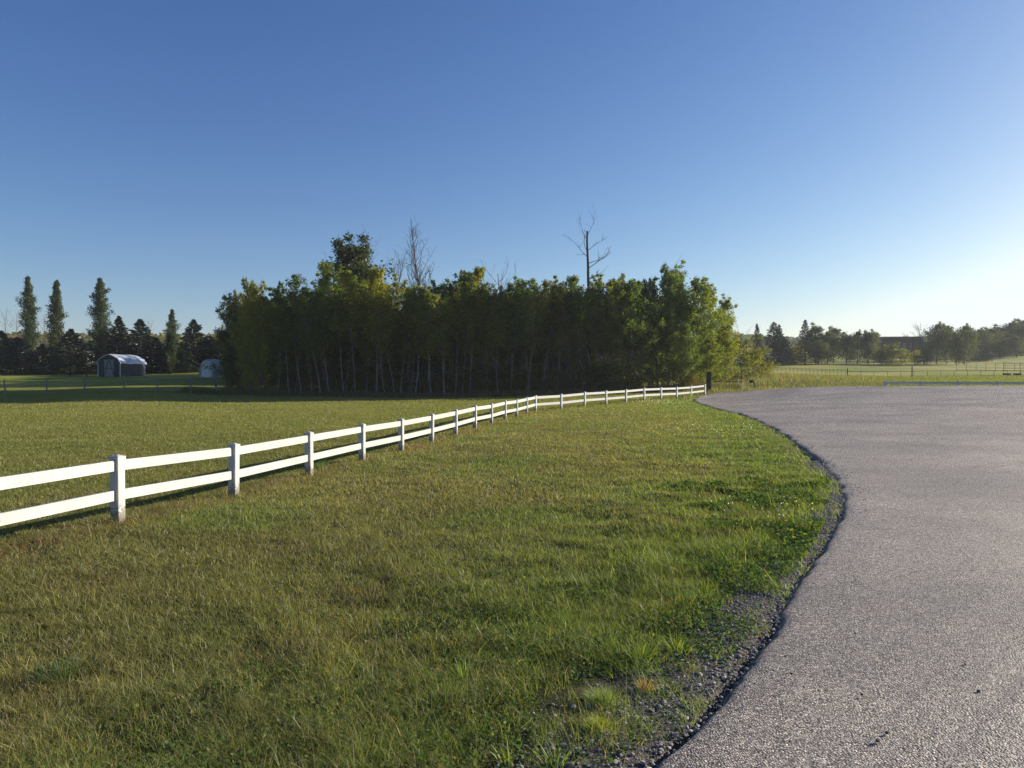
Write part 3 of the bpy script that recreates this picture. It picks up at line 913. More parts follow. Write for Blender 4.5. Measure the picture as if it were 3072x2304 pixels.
# left side: poplars, spruces
for k, (px, py, Y, ws, lab) in enumerate([
        (95, 834, 98, 1.0, 'leftmost tall columnar poplar'), (165, 846, 97, 1.05, 'second tall columnar poplar from the left edge'),
        (302, 838, 96, 1.15, 'tall columnar poplar standing behind the gambrel shed'), (511, 930, 99, .8, 'shorter columnar poplar between the shed and the fabric shelter')]):
    x, Y, top = at(px, py, Y); z = H1(x, Y)
    tree_root('poplar', POPL[k % 3], (x, Y, z), (ws, ws, (top - z) / 13.1), k, (1, 1, 1), lab, 'poplar', 'columnar poplars on the left')
for k, (px, py, Y, ws, lab) in enumerate([
        (5, 990, 94, 1.2, 'dark spruce cut by the left edge of the picture'), (52, 1010, 92, 1.15, 'dark spruce left of the leftmost poplar'),
        (128, 1030, 96, 1.0, 'dark spruce between the two left poplars'),
        (213, 985, 93, 1.45, 'broad dark spruce between the poplars and the gambrel shed'), (275, 1020, 97, 1.1, 'dark spruce just left of the shed behind its lean-to'),
        (358, 945, 98, 1.3, 'tall dark spruce with thin tip directly behind the shed'), (421, 955, 102, 1.35, 'dark spruce rising behind the right end of the shed roof'),
        (468, 1010, 100, 1.2, 'dark spruce right of the shed'), (515, 1000, 101, 1.25, 'dark spruce in front of the short poplar'),
        (582, 956, 107, 1.4, 'tall dark spruce left of the fabric shelter'), (628, 1005, 108, 1.2, 'dark spruce behind the fabric shelter'),
        (545, 1030, 103, 1.1, 'low dark spruce left of the shelter entrance'), (665, 1010, 108, 1.2, 'dark spruce behind the right end of the shelter')]):
    x, Y, top = at(px, py, Y); z = H1(x, Y); s = (top - z) / 9
    tree_root('spruce', SPR[k % 3], (x, Y, z), (ws, ws, s), k * 1.7, (.9, .9, .9), lab, 'spruce', 'dark spruces behind the shed and shelter')
for k, (px, py, Y, lab) in enumerate([(15, 925, 240, 'pale leafless tree on the horizon at the left edge'), (50, 938, 240, 'pale leafless tree on the horizon left of the poplars'),
                                      (138, 945, 250, 'thin leafless tree on the horizon between two poplars'), (452, 958, 240, 'leafless tree on the horizon right of the shed'),
                                      (432, 965, 245, 'slim leafless tree on the horizon behind the shed')]):
    if k == 0: FB = bare(21, [(.4 + .55 * i_ / 12, i_ * 2.4, .6, 4.5 * (1 - .5 * i_ / 12)) for i_ in range(12)], .16, 14)
    x, Y, top = at(px, py, Y); z = H1(x, Y); s = (top - z) / 14
    tree_root('bare_tree', FB, (x, Y, z), (s * .6, s * .6, s), k, label=lab, cat='bare tree', group='leafless trees on the left horizon', parts=('trunk', 'branches'))

# right side, across the road
for k, (kind, px, py, Y, ws, lab) in enumerate([
        ('s', 2270, 969, 165, 1.0, 'lone slim spruce at the left of the far group'), ('s', 2320, 964, 160, 1.55, 'broad dark spruce with rounded tip, the larger of the pair'),
        ('s', 2337, 971, 163, 1.2, 'slim pointed spruce leaning against the larger one'), ('s', 2352, 1008, 158, 1.2, 'short spruce right of the spruce pair'),
        ('s', 2415, 957, 158, 1.25, 'tallest pointed spruce at the left end of the far tree row'),
        ('d', 2447, 970, 160, .95, 'dark tree beside the tallest pointed spruce'), ('d', 2482, 992, 162, .85, 'dark tree second right of the pointed spruce'),
        ('d', 2500, 980, 166, .9, 'rounded dark tree in the middle of the far tree row'), ('d', 2540, 998, 160, .8, 'dark tree low in the far row with narrow top'),
        ('d', 2572, 991, 164, .75, 'slender dark tree right of the middle of the far row'), ('d', 2603, 992, 162, .75, 'slender dark tree near the right end of the far row'),
        ('d', 2622, 989, 163, .7, 'dark tree at the right end of the far row beside the dark house'), ('d', 2455, 1020, 156, .8, 'low dark tree filling the foot of the far row'),
        ('d', 2645, 1045, 158, .6, 'low dark tree in front of the dark house'),
        ('d', 2745, 1052, 165, .6, 'low green tree right below the dark house'), ('d', 2810, 968, 175, 1.0, 'tall open-crowned tree right of the bare tree'),
        ('d', 2838, 972, 177, .85, 'second open-crowned tree right of the bare tree'), ('d', 2868, 1005, 172, .8, 'low green tree between the open-crowned trees'),
        ('d', 2892, 973, 172, .95, 'tree with a single dark stem standing on the slope'), ('d', 2780, 1040, 168, .7, 'low bush-like tree at the foot of the bare tree'),
        ('s', 2911, 978, 235, .5, 'thin spire-like spruce right of the single-stemmed tree'), ('d', 2935, 985, 210, 1.2, 'leafy tree starting the wooded hill on the right'),
        ('d', 2965, 982, 215, 1.3, 'leafy tree above the small pale house'), ('d', 2995, 975, 222, 1.5, 'leafy tree on the wooded hill right of the pale house'),
        ('d', 3030, 964, 225, 1.6, 'tall leafy tree near the right edge on the hill'), ('d', 3062, 957, 228, 1.7, 'tallest leafy tree at the right edge of the picture'),
        ('d', 3050, 1005, 205, 1.4, 'dark tree low on the hill at the right edge'), ('s', 2935, 1028, 195, .9, 'small dark spruce left of the pale house'),
        ('s', 2957, 1035, 190, .7, 'small dark conifer in front of the pale house'), ('d', 3000, 1020, 205, 1.1, 'dark rounded tree right of the pale house'),
        ('d', 3110, 960, 225, 1.7, 'leafy hill tree just past the right edge')]):
    x, Y, top = at(px, py, Y); z = H1(x, Y)
    m_ = SPN[k % 2] if kind == 's' else DEC[k % 3]; h_ = 12 if kind == 's' else 10
    tree_root('spruce' if kind == 's' else 'leafy_tree', m_, (x, Y, z), (ws, ws, (top - z) / h_), k * 2.1, (1, 1, 1), lab, 'spruce' if kind == 's' else 'tree', 'trees across the road')
for k, (px, py, Y, ws, tn, lab) in enumerate([
        (2365, 1038, 168, 2.2, (1.3, .8, .8), 'orange-brown autumn bush beside the spruce pair'), (2388, 1030, 170, 2.0, (1.5, 1.35, .9), 'yellow-green bush between the spruces'),
        (2668, 1028, 158, 1.6, (1.1, 1.1, .8), 'yellow-green bush against the dark house'), (2700, 1043, 157, 2.6, (1.15, 1.15, .8), 'broad olive-yellow bush right of the one by the dark house'),
        (2400, 1062, 165, 1.4, (.9, .9, .8), 'small dull bush at the foot of the pointed spruce')]):
    x, Y, top = at(px, py, Y); z = H1(x, Y)
    tree_root('shrub', SHR[k % 2], (x, Y, z), (ws, ws, (top - z) / 3), k, tn, lab, 'shrub', parts=('stem', 'crown'))
spec = [(.25 + .7 * k / 18, k * 2.4, .8, 6.0 * (1 - .6 * k / 18)) for k in range(18)]
place_bare('bare_tree', bare(31, spec, .2, 12), 2772, 975, 174, 12, 'wide leafless tree between the dark house and the open-crowned trees', 0, 1.1)


# ------------------------------------------------------------------ far woods (stuff)
def woods(name, rows, cols, w, label, leaf=.9):
    r = np.random.default_rng(len(name) * 7 + 3); C = []; K = []
    for pa, pb, ya, yb, Ya, Yb, n, hh in rows:
        for k in range(n):
            t = r.uniform(); px = pa + (pb - pa) * t; Y = r.uniform(Ya, Yb)
            x, _, top = at(px, ya + (yb - ya) * t + r.uniform(-3, 9), Y)
            m = 95; rad = r.uniform(1.6, 3.2) * Y / 300
            u = r.uniform(0, 1, m) ** .8; a = r.uniform(0, 6.28, m); zz = top - hh * (1 - u) * 1.0
            pr = rad * np.sqrt(np.clip(1 - u ** 2.2, .02, 1)) * r.uniform(.2, 1, m) ** .5
            C.append(np.stack([x + np.cos(a) * pr, Y + np.sin(a) * pr, zz], 1))
            K.append(np.full(m, r.choice(len(cols), p=w)))
    C = np.concatenate(C); K = np.concatenate(K)
    n = len(C); U = rand_dirs(n, r); T = rand_dirs(n, r); Vv = np.cross(U, T); Vv /= np.linalg.norm(Vv, axis=1)[:, None]
    s = leaf * r.uniform(.5, 1.2, n)[:, None] * 1.1 * (C[:, 1:2] / 300)
    P, Q = quads_of(C, U * s * .5, Vv * s * .4)
    col = np.array(cols)[K] * r.uniform(.7, 1.3, n)[:, None]
    me = mesh_np(name, P, [Q], M['leaf'], color=col)
    return tag(obj(name, me), label, 'woods', kind='stuff')


woods('distant_woods', [(-500, 200, 992, 998, 230, 300, 420, 15), (200, 700, 1002, 1006, 230, 300, 320, 14), (-500, 700, 1000, 1002, 300, 380, 240, 16)],
      [(.10, .12, .04), (.20, .17, .04), (.24, .15, .05), (.07, .09, .04)], (.4, .25, .15, .2), 'low band of autumn woods on the left horizon behind the poplars', .95)
woods('hillside_woods', [(2150, 2480, 1000, 1018, 430, 560, 420, 22), (2400, 2800, 1018, 1012, 430, 560, 420, 18), (2750, 3300, 1008, 985, 300, 460, 700, 20), (700, 2200, 1030, 1020, 300, 420, 300, 16),
                         (2880, 3400, 998, 972, 235, 300, 260, 12)],
      [(.06, .085, .04), (.09, .10, .045), (.05, .065, .035)], (.5, .25, .25), 'hazy wooded hills along the horizon on the right', .95)


# ------------------------------------------------------------------ shed, shelter, houses
def gable_prism(mb, prof2, y0, y1):
    a = [(x, y0, z) for x, z in prof2]; b = [(x, y1, z) for x, z in prof2]
    mb.prism(a, b)


x, Y, z = at(328, 1131, 88); zb = H1(x, Y); rzs = R(8)
shed = tag(empty('shed', (x, Y, zb), -rzs), 'small navy gambrel shed with curved silver tin roof and grey door', 'shed')
W, Hh, Dp = 1.5, 2.75, 4.8
out_ = [(-W, 0), (W, 0), (W, 1.75), (W * .82, 2.25), (.02, Hh), (-.02, Hh), (-W * .82, 2.25), (-W, 1.75)]
mb = MB(); gable_prism(mb, out_, 0, Dp); mb.build('wall', M['navy_wall'], shed)  # dark long side stands in for the shaded open bay below the eave
mb = MB()
rf = [(W + .12, 1.68), (W + .02, 1.9), (W * .82, 2.31), (.55, 2.66), (0, Hh + .09), (-.55, 2.66), (-W * .82, 2.31), (-W - .02, 1.9), (-W - .12, 1.68)]
ys = np.linspace(-.12, Dp + .12, 9)
for thick in (0, .05):
    V = [(px_ * (1 - .01 * thick), yy, pz - thick + .02 * math.sin(yy * 2.1 + px_)) for yy in ys for px_, pz in rf]
    n9 = len(rf); Qs = [[a * n9 + b, a * n9 + b + 1, (a + 1) * n9 + b + 1, (a + 1) * n9 + b] for a in range(len(ys) - 1) for b in range(n9 - 1)]
    mb.add(V, Qs)
mb.build('roof', M['tin'], shed)
mb = MB()
for a, b in zip(rf[:-1], rf[1:]): mb.beam((a[0], -.14, a[1] - .03), (b[0], -.14, b[1] - .03), .04, .07)
for s_ in (-1, 1): mb.box((s_ * W, -.03, .85), (.09, .06, 1.7))
mb.build('trim', M['white_trim'], shed)
dr = MB(); dr.box((0, -.03, 1.08), (1.5, .05, 2.1)); door = dr.build('door', M['grey_door'], shed)
mb = MB()
for s_ in (-1, 1):
    mb.beam((s_ * .71, -.075, .1), (s_ * .06, -.075, 2.05), .03, .07)
    mb.box((s_ * .73, -.07, 1.08), (.07, .03, 2.06)); mb.box((s_ * .36, -.068, 1.08), (.66, .03, .07))
mb.build('door_brace', M['dark_wood'], door)
for s_ in (.4, 1.7):
    for q_ in (-1, 1):
        MB().box((q_ * .68, -.09, s_), (.16, .02, .06)).build('hinge', M['roof_dark'], door)
mb = MB(); mb.add([(-W - .02, .3, 2.0), (-W - 2.0, .3, 1.55), (-W - 2.0, 3.6, 1.55), (-W - .02, 3.6, 2.0), (-W - .02, .3, 1.95), (-W - 2.0, .3, 1.5), (-W - 2.0, 3.6, 1.5), (-W - .02, 3.6, 1.95)],
                  [[0, 3, 2, 1], [4, 5, 6, 7], [0, 1, 5, 4], [1, 2, 6, 5], [2, 3, 7, 6], [3, 0, 4, 7]])
lr = mb.build('lean_to_roof', M['tin'], shed)
for yy in (.4, 3.5): MB().box((-W - 1.9, yy, .75), (.1, .1, 1.5)).build('lean_to_post', M['dark_wood'], shed)
x, Y, z = at(618, 1132, 85); zb = H1(x, Y)
sh = tag(empty('fabric_shelter', (x, Y, zb), -R(28)), 'grey-white arched fabric shelter half hidden by branches left of the stand', 'shelter')
arc = [(-1.35, 0), (-1.22, .9), (-1.0, 1.6), (-.6, 2.02), (0, 2.2), (.6, 2.02), (1.0, 1.6), (1.22, .9), (1.35, 0)]
mb = MB(); n9 = 9; ys = np.linspace(0, 5.0, 9)
for thick in (1, .97):
    V = [(px_ * thick, yy, pz * thick - (.05 * (k_ % 2))) for k_, yy in enumerate(ys) for px_, pz in arc]
    mb.add(V, [[a * n9 + b, a * n9 + b + 1, (a + 1) * n9 + b + 1, (a + 1) * n9 + b] for a in range(8) for b in range(8)])
mb.build('cover', M['tarp'], sh, True)
mb = MB(); mb.prism([(px_ * .94, .05, pz * .94) for px_, pz in arc], [(px_ * .94, .08, pz * .94) for px_, pz in arc]); mb.build('end_panel', M['tarp'], sh)
mb = MB()
for a, b in zip(arc[:-1], arc[1:]): mb.beam((a[0] * .8, .02, a[1] * .8), (b[0] * .8, .02, b[1] * .8), .04, .05)
mb.build('frame', M['tarp_frame'], sh)


def house(name, loc, rz, w, d, h, rh, wall, roof, label, wins=((-.3, .5), (.3, .5)), ridge_x=True):
    root = tag(empty(name, loc, rz), label, 'house')
    MB().box((0, 0, h / 2 - .5), (w, d, h + 1)).build('wall', M[wall], root)
    o = .5; mb = MB()
    a = [(-w / 2 - o, -d / 2 - o, h - .1), (-w / 2 - o, d / 2 + o, h - .1), (-w / 2 - o, 0, h + rh)]
    b = [(w / 2 + o, p[1], p[2]) for p in a]
    mb.prism(a, b); mb.build('roof', M[roof], root)
    for f, zz in wins:
        wo = MB().box((f * w, -d / 2 - .03, zz * h), (w * .11, .08, h * .3)).build('window', M['old_wood'] if wall != 'house_wall' else M['dark_wood'], root)
        MB().box((f * w, -d / 2 - .08, zz * h), (w * .09, .03, h * .25)).build('pane', M['glass'], wo)
    MB().box((w * .02, -d / 2 - .04, h * .33), (w * .07, .08, h * .66)).build('door', M['old_wood'], root)
    return root


x, Y, z = at(2690, 1058, 200)
house('dark_house', (x, Y, z - .6), -R(6), 10.5, 8, 4.8, .35, 'house_wall', 'roof_dark', 'long dark brown house partly hidden behind the far tree row', ((-.35, .5), (-.1, .5), (.2, .5), (.38, .5)))
x, Y, z = at(2752, 1058, 198)
house('dark_garage', (x, Y, z - .6), -R(6), 5.0, 6, 3.6, .3, 'house_wall', 'roof_dark', 'lower dark outbuilding attached right of the long dark house', ((.25, .6),))
x, Y, z = at(2962, 1042, 240)
house('pale_house', (x, Y, z - .4), 0, 5.5, 5, 2.0, 1.8, 'pale_wall', 'roof_dark', 'small pale house with dark roof below the wooded hill', ((-.3, .6), (.3, .6)))
x, Y, z = at(380, 1050, 140)
house('farmhouse', (x, Y, H1(x, Y)), R(12), 9, 7, 3.4, 2.0, 'pale_wall', 'roof_dark', 'pale farmhouse glimpsed through the spruces behind the shed', ((-.3, .6), (.3, .6)))
x, Y, z = at(246, 1050, 150)
house('pale_cottage', (x, Y, H1(x, Y)), 0, 4.5, 6, 3.4, 1.4, 'pale_wall', 'roof_dark', 'pale wall of a cottage right of the broad spruce', ((-.25, .6), (.25, .6)))
x, Y, z = at(60, 1040, 150)
house('grey_house', (x, Y, H1(x, Y)), 0, 5, 6, 4.0, 1.8, 'grey_door', 'roof_dark', 'grey gabled house behind the spruces left of the first poplar', ((-.25, .6), (.25, .6)))

# covered stack near the pale house
x, Y, z = at(2982, 1072, 215); zb = H1(x, Y); mb = MB(); r_ = np.random.default_rng(3)
for k in range(9): mb.box(((k % 5 - 2) * 1.1, r_.uniform(-.3, .3), .45 + (k // 5) * .8), (1.0, 1.1, .8), r_.uniform(-.1, .1))
tag(mb.build('bale_stack', M['junk']), 'stack of pale bales in front of the wooded hill at the right', 'bale stack').location = (x, Y, zb)


# ------------------------------------------------------------------ fences: wire, rails, posts
def line_fence(name, pp, mat_post, pr, h, wires, label, lean=None, mat_wire='wire', wr=.004, grp=None, sq=False, pickets=0):
    root = tag(empty(name, (pp[0][0], pp[0][1], H1(*pp[0][:2]))), label, 'fence')
    o0 = np.array(tuple(root.location)); tops = []
    for k, p in enumerate(pp):
        zz = p[2] if len(p) > 2 else H1(p[0], p[1]); b = np.array((p[0], p[1], zz)); lx = (lean or {}).get(k, 0)
        t = b + np.array((lx, 0, h)); tops.append((b, t))
        mb = MB()
        if sq: mb.box((b + t) / 2 - o0, (pr * 2, pr * 2, h + .1))
        else: mb.tube([b - o0 - (0, 0, .2), b - o0 + (t - b) * .5, t - o0], [pr, pr * .95, pr * .9], 7); mb.tube([t - o0, t - o0 + (0, 0, .01)], [pr * .9, .001], 7)
        mb.build('post', M[mat_post], root)
    for (f, rad) in wires:
        for (b0, t0), (b1, t1) in zip(tops[:-1], tops[1:]):
            a = b0 + (t0 - b0) * f; b = b1 + (t1 - b1) * f; m = (a + b) / 2 - (0, 0, .01)
            MB().tube([a - o0, m - o0, b - o0], [rad] * 3, 4).build('rail' if rad > .015 else 'wire', M[mat_wire], root)
    return root


lf = [(17, 1199, 1138), (140, 1193, 1138), (253, 1189, 1132), (372, 1181, 1131), (472, 1182, 1121), (572, 1170, 1127), (651, 1163, 1122)]
pp = []
for px in (-240, -110, 17, 140, 253, 372, 478, 572, 651):
    Y = np.interp(px, [-240, 17, 470, 651], [50, 52, 55, 58.5]); pp.append(((px - 1536) / F * Y, Y))
line_fence('wire_fence', pp, 'old_wood', .055, 1.42, [(f, .007) for f in (.12, .3, .48, .66, .84, .97)],
           'woven wire fence on pale wooden posts across the left field', {6: -.42, 2: -.12})
pp = [at(px, 1120, 101)[:2] for px in range(-60, 330, 42)]
line_fence('board_fence', pp, 'old_wood', .07, 1.3, [(.45, .05), (.9, .05)], 'grey board rail fence behind the poplars on the left', mat_wire='old_wood', sq=True)
# right
pp = [at(px, 0, np.interp(px, [2290, 2540], [100, 92]))[:2] for px in range(2285, 2540, 12)]
line_fence('picket_wire_fence', pp, 'rust_pipe', .022, .95, [(.97, .016), (.5, .006)], 'thin rusty wire fence with close pickets beyond the rough grass', mat_wire='rust_pipe')
pp = [at(px, 0, np.interp(px, [2540, 3200], [92, 84]))[:2] for px in range(2542, 3250, 40)]
pf = line_fence('pipe_fence', pp, 'rust_pipe', .025, .8, [(.92, .024)], 'single-rail brown pipe fence crossing the far green field', mat_wire='rust_pipe')
for px, h_, lab in ((2542, 1.1, 'thick brown corner post where the picket fence meets the pipe fence'), (2736, 1.35, 'taller brown post standing out of the pipe fence')):
    x, Y, z = at(px, 0, 91.6 if px < 2600 else 89.4); zb = H1(x, Y)
    mb = MB(); mb.tube([(0, 0, -.2), (.0, 0, h_)], [.07, .065], 8); mb.tube([(0, 0, h_), (0, 0, h_ + .02)], [.065, .001], 8)
    tag(mb.build('fence_post', M['rust_pipe']), lab, 'post').location = (x, Y, zb)
pp = [at(px, 0, 118)[:2] for px in range(2870, 3200, 29)]
line_fence('corral_fence', pp, 'rust_pipe', .03, 1.4, [(.15, .018), (.95, .012)], 'far wire corral fence on slim posts in the sunlit pasture', mat_wire='rust_pipe')
pp = [at(px, 0, 96)[:2] for px in (3010, 3060, 3110, 3160)]
line_fence('livestock_fence', pp, 'rust_pipe', .03, 1.7, [(f, .016) for f in (.15, .35, .55, .75, .97)], 'five-rail livestock panels at the far right edge', mat_wire='rust_pipe')
for px in (3020, 3052):
    x, Y, z = at(px, 0, 94.5); zb = H1(x, Y); mb = MB()
    mb.prism([(-.35, -.2, 0), (.35, -.2, 0), (.35, .2, 0), (-.35, .2, 0)], [(-.42, -.26, .24), (.42, -.26, .24), (.42, .26, .24), (-.42, .26, .24)])
    tag(mb.build('feed_trough', M['dark_wood']), 'dark low feed trough by the livestock panels, ' + ('the left one' if px < 3040 else 'the right one'), 'trough', 'feed troughs').location = (x, Y, zb)

# brown post beside the road and its low rail
x, Y, z = at(2127, 1174, 57.4); zb = H1(x, Y)
bp = tag(empty('gate_post', (x, Y, zb), R(8)), 'dark brown square timber post at the roadside past the white fence', 'post')
MB().box((0, 0, .70), (.25, .25, 1.75)).build('timber', M['brown_post'], bp)
MB().box((0, -.13, .55), (.04, .02, .05)).build('reflector', M['white_trim'], bp)
LOWRAIL = True
x, Y, z = at(2262, 1140, 60); zb = H1(x, Y)
mk = tag(empty('utility_marker', (x, Y, zb)), 'leaning grey stake with a small black box in the rough grass', 'marker')
mb = MB(); mb.beam((.2, 0, -.1), (-.12, 0, .92), .06, .1); mb.build('stake', M['old_wood'], mk)
MB().box((-.26, -.02, .72), (.22, .16, .24)).build('box', M['dark_wood'], mk)


# ------------------------------------------------------------------ grass
def fence_dist(x, y):
    A = FEN[:-1]; B = FEN[1:]; d = B - A; L2 = (d ** 2).sum(1)
    def f(x, y):
        px = x[:, None] - A[:, 0]; py = y[:, None] - A[:, 1]
        t = np.clip((px * d[:, 0] + py * d[:, 1]) / L2, 0, 1)
        return np.sqrt(((px - t * d[:, 0]) ** 2 + (py - t * d[:, 1]) ** 2).min(1))
    return chunked(f, x, y, 40000)


def blades(x, y, z, h, w, lean, az, col, seg=2, bend=1.0, r=rng):
    """curved tapering blades; az = direction it leans to"""
    n = len(x); fa = r.uniform(0, math.pi, n)
    wx = np.cos(fa) * w / 2; wy = np.sin(fa) * w / 2
    lv = np.stack([np.cos(az), np.sin(az)], 1) * lean[:, None]
    V = []
    fr = [0, .5, 1.0] if seg == 2 else ([0, .35, .7, 1.0] if seg == 3 else [0, 1.0])
    for f in fr:
        k = f ** 1.7 * bend; hz = h * (f - .25 * lean / (h + 1e-6) * f * f * .5); tw = 1 - .88 * f ** 1.5
        cx = x + lv[:, 0] * k; cy = y + lv[:, 1] * k
        V.append(np.stack([cx - wx * tw, cy - wy * tw, z + hz], 1)); V.append(np.stack([cx + wx * tw, cy + wy * tw, z + hz], 1))
    V = np.stack(V, 1); m = V.shape[1]
    b = np.arange(n)[:, None] * m
    Q = np.concatenate([b + np.array([2 * k, 2 * k + 1, 2 * k + 3, 2 * k + 2]) for k in range(m // 2 - 1)], 0).reshape(m // 2 - 1, n, 4).transpose(1, 0, 2).reshape(-1, 4)
    return V.reshape(-1, 3), Q, np.repeat(col, m // 2 - 1, 0)


def join(parts):
    V = []; Q = []; C = []; n = 0
    for v, q_, c in parts: V.append(v); Q.append(q_ + n); C.append(c); n += len(v)
    return np.concatenate(V), np.concatenate(Q), np.concatenate(C)


DRY = np.array((.42, .35, .15)); OLV = np.array((.195, .19, .062)); GRN = np.array((.145, .21, .045)); DGR = np.array((.045, .085, .022)); RUS = np.array((.25, .155, .075)); YLW = np.array((.40, .38, .07))


def lawn_colour(x, y, s, fd, r):
    n = len(x)
    dry = fnoise(x * .35, y * .35, 21); grn = fnoise(x * .55 + 9, y * .55, 31); rus = fnoise(x * .8, y * .8, 41); fine = fnoise(x * 3, y * 3, 51)
    roadw = sstep(-4.5, -.6, s) * (y < 56) * (y > -2)                      # greener towards the road
    g = np.clip(sstep(.45, .65, grn) * .55 + roadw * .75 * (.5 + fine), 0, 1)
    d = np.clip(sstep(.42, .62, dry) * .6 + .08 - g * .45, 0, 1)
    c = OLV[None] * (1 - g[:, None]) + GRN[None] * g[:, None]
    u = r.uniform(0, 1, n)
    pick = (u < d * .55)[:, None]; c = np.where(pick, DRY[None] * r.uniform(.55, 1.1, n)[:, None], c)
    ru = sstep(.6, .75, rus) * .25 + .4 * (1 - sstep(.1, .6, fd)) * (s < -2)
    c = np.where((r.uniform(0, 1, n) < ru * .8)[:, None], RUS[None] * r.uniform(.6, 1.3, n)[:, None], c)
    lt = (r.uniform(0, 1, n) < .05 + .1 * g)[:, None]; c = np.where(lt, YLW[None], c)
    c = c * (.8 + .4 * fine)[:, None] * r.uniform(.75, 1.25, n)[:, None]
    back = (x < np.interp(y, FEN[:, 1], FEN[:, 0]))                        # field behind the fence: evener, yellower green
    c = np.where(back[:, None] & (fd > .5)[:, None], c * .5 + np.array((.20, .205, .045)) * .5 * r.uniform(.8, 1.25, n)[:, None], c)
    return c


def scatter(y0, y1, dens, r, marg=1.6, side=None):
    W0, W1 = .735 * y0 + marg, .735 * y1 + marg
    area = (W0 + W1) * (y1 - y0); n = int(area * dens)
    y = r.uniform(y0, y1, n); x = r.uniform(-1, 1, n) * (.735 * y + marg)
    return x, y


parts = []; rg = np.random.default_rng(2024)
edges = np.concatenate([[1.9], np.geomspace(2.6, 60, 26)])
for y0, y1 in zip(edges[:-1], edges[1:]):
    ym = (y0 + y1) / 2
    dens = min(13000, 13000 * (3.3 / ym) ** 1.55)
    x, y = scatter(y0, y1, dens, rg)
    s = sd(x, y)
    gap = np.interp(y, [2, 3.6, 5, 7, 10, 20, 60], [.70, .66, .5, .32, .14, .03, .02]) * (.3 + 1.4 * fnoise(x * 1.8, y * 1.8, 61))
    patch = fnoise(x * 2.2, y * 2.2, 71)                                  # small bare spots
    keep = (s < -gap) & ((patch > .30) | (rg.uniform(0, 1, len(x)) < .35)) & (rg.uniform(0, 1, len(x)) < .3 + .7 * sstep(0, .6, -s - gap))
    keep |= (s < -.02) & (s > -.7) & (rg.uniform(0, 1, len(x)) < .03 + .25 * (fnoise(x * 4, y * 4, 66) > .58))
    x, y, s = x[keep], y[keep], s[keep]
    fd = fence_dist(x, y); z = H(x, y, s)
    clump = fnoise(x * 1.7, y * 1.7, 81); cl2 = fnoise(x * 6, y * 6, 91)
    h = .018 + .026 * clump + .03 * cl2
    h *= rg.uniform(.55, 1.35, len(x))
    nearf = 1 - sstep(.12, .45, fd)
    h = h * (1 + .55 * nearf * (s < -1))
    tall = rg.uniform(0, 1, len(x)) < .03 + .08 * nearf; h = np.where(tall, h * 1.8 + .03, h)
    h *= 1 + .6 * sstep(-3.0, -.8, s) * (.5 + clump) * (y < 12)
    h *= 1 + np.clip(ym - 15, 0, 40) * .006
    w = np.maximum(.0022, .0007 * y) * rg.uniform(.6, 1.4, len(x))
    az = rg.normal(math.pi * .8, 1.7, len(x)); lean = h * rg.uniform(.2, 1.7, len(x))
    col = lawn_colour(x, y, s, fd, rg)
    parts.append(blades(x, y, z - .004, h, w, lean, az, col, 2 if ym < 16 else 1))
V, Q, C = join(parts)
tag(obj('lawn_grass', mesh_np('lawn_grass', V, [Q], M['grass'], color=C)), 'short olive and dry green grass of the lawn and field', 'grass', kind='stuff')
print('lawn faces', len(Q))

# rough long grass beyond the road and the stand's fringe
parts = []
n = 52000
y = rg.uniform(50, 96, n); x = rg.uniform(9, 72, n); s = sd(x, y)
k = (s < -.3) & ((x / y) < .85) & (((x / y) > .24)); x, y, s = x[k], y[k], s[k]; z = H(x, y, s)
rough = sstep(.62, .4, x / y + .15 * (fnoise(x * .2, y * .2, 5) - .5)) * (y < 90)
h = (.10 + .42 * rough * fnoise(x * .6, y * .6, 15)) * rg.uniform(.6, 1.3, len(x))
c = np.where((rg.uniform(0, 1, len(x)) < .45 * rough)[:, None], np.array((.22, .165, .085)), np.array((.15, .17, .045))) * rg.uniform(.7, 1.3, len(x))[:, None]
parts.append(blades(x, y, z, h, np.full(len(x), .055), h * .4, rg.uniform(0, 6.28, len(x)), c, 1))
n = 26000
x = rg.uniform(-27, 20, n); fy = np.interp(x, [-24, -10, 0, 10, 18], [58, 56.6, 57.5, 60, 62]); y = fy + rg.normal(0, .55, n); z = H(x, y)
h = rg.uniform(.15, .55, n) * (.4 + fnoise(x * .7, y * .7, 25)); c = np.where((rg.uniform(0, 1, n) < .4)[:, None], np.array((.20, .12, .06)), np.array((.10, .12, .035))) * rg.uniform(.6, 1.3, n)[:, None]
parts.append(blades(x, y, z, h, np.full(n, .045), h * .4, rg.uniform(0, 6.28, n), c, 1))
V, Q, C = join(parts)
tag(obj('rough_grass', mesh_np('rough_grass', V, [Q], M['grass'], color=C)), 'long rough autumn grass beyond the road and along the stand', 'grass', kind='stuff')

# clover and broad-leaved weeds in the verge
n = 260000
y = rg.uniform(2.0, 12, n) ** 1.0; x = rg.uniform(-2.5, 6.0, n); s = sd(x, y)
m_ = fnoise(x * 1.6 + 4, y * 1.6, 101)
k = (s < -.12) & ((s < -.6) | (y > 4.2) | (rg.uniform(0, 1, n) < .35)) & (s > -2.6) & (m_ > .52 - .10 * sstep(5, 2.5, y)) & (rg.uniform(0, 1, n) < 1.2 * sstep(-2.6, -.9, s) + .12); x, y, s = x[k], y[k], s[k]; n = len(x)
z = H(x, y, s) + rg.uniform(.005, .075, n) * (m_[k] - .35) * 2.2
U = rand_dirs(n, rg); U[:, 2] *= .35; U /= np.linalg.norm(U, axis=1)[:, None]; T = rand_dirs(n, rg, 1.6); Vv = np.cross(U, T); Vv /= np.linalg.norm(Vv, axis=1)[:, None]
sz = rg.uniform(.006, .014, n)[:, None] * np.maximum(1, y / 5)[:, None]
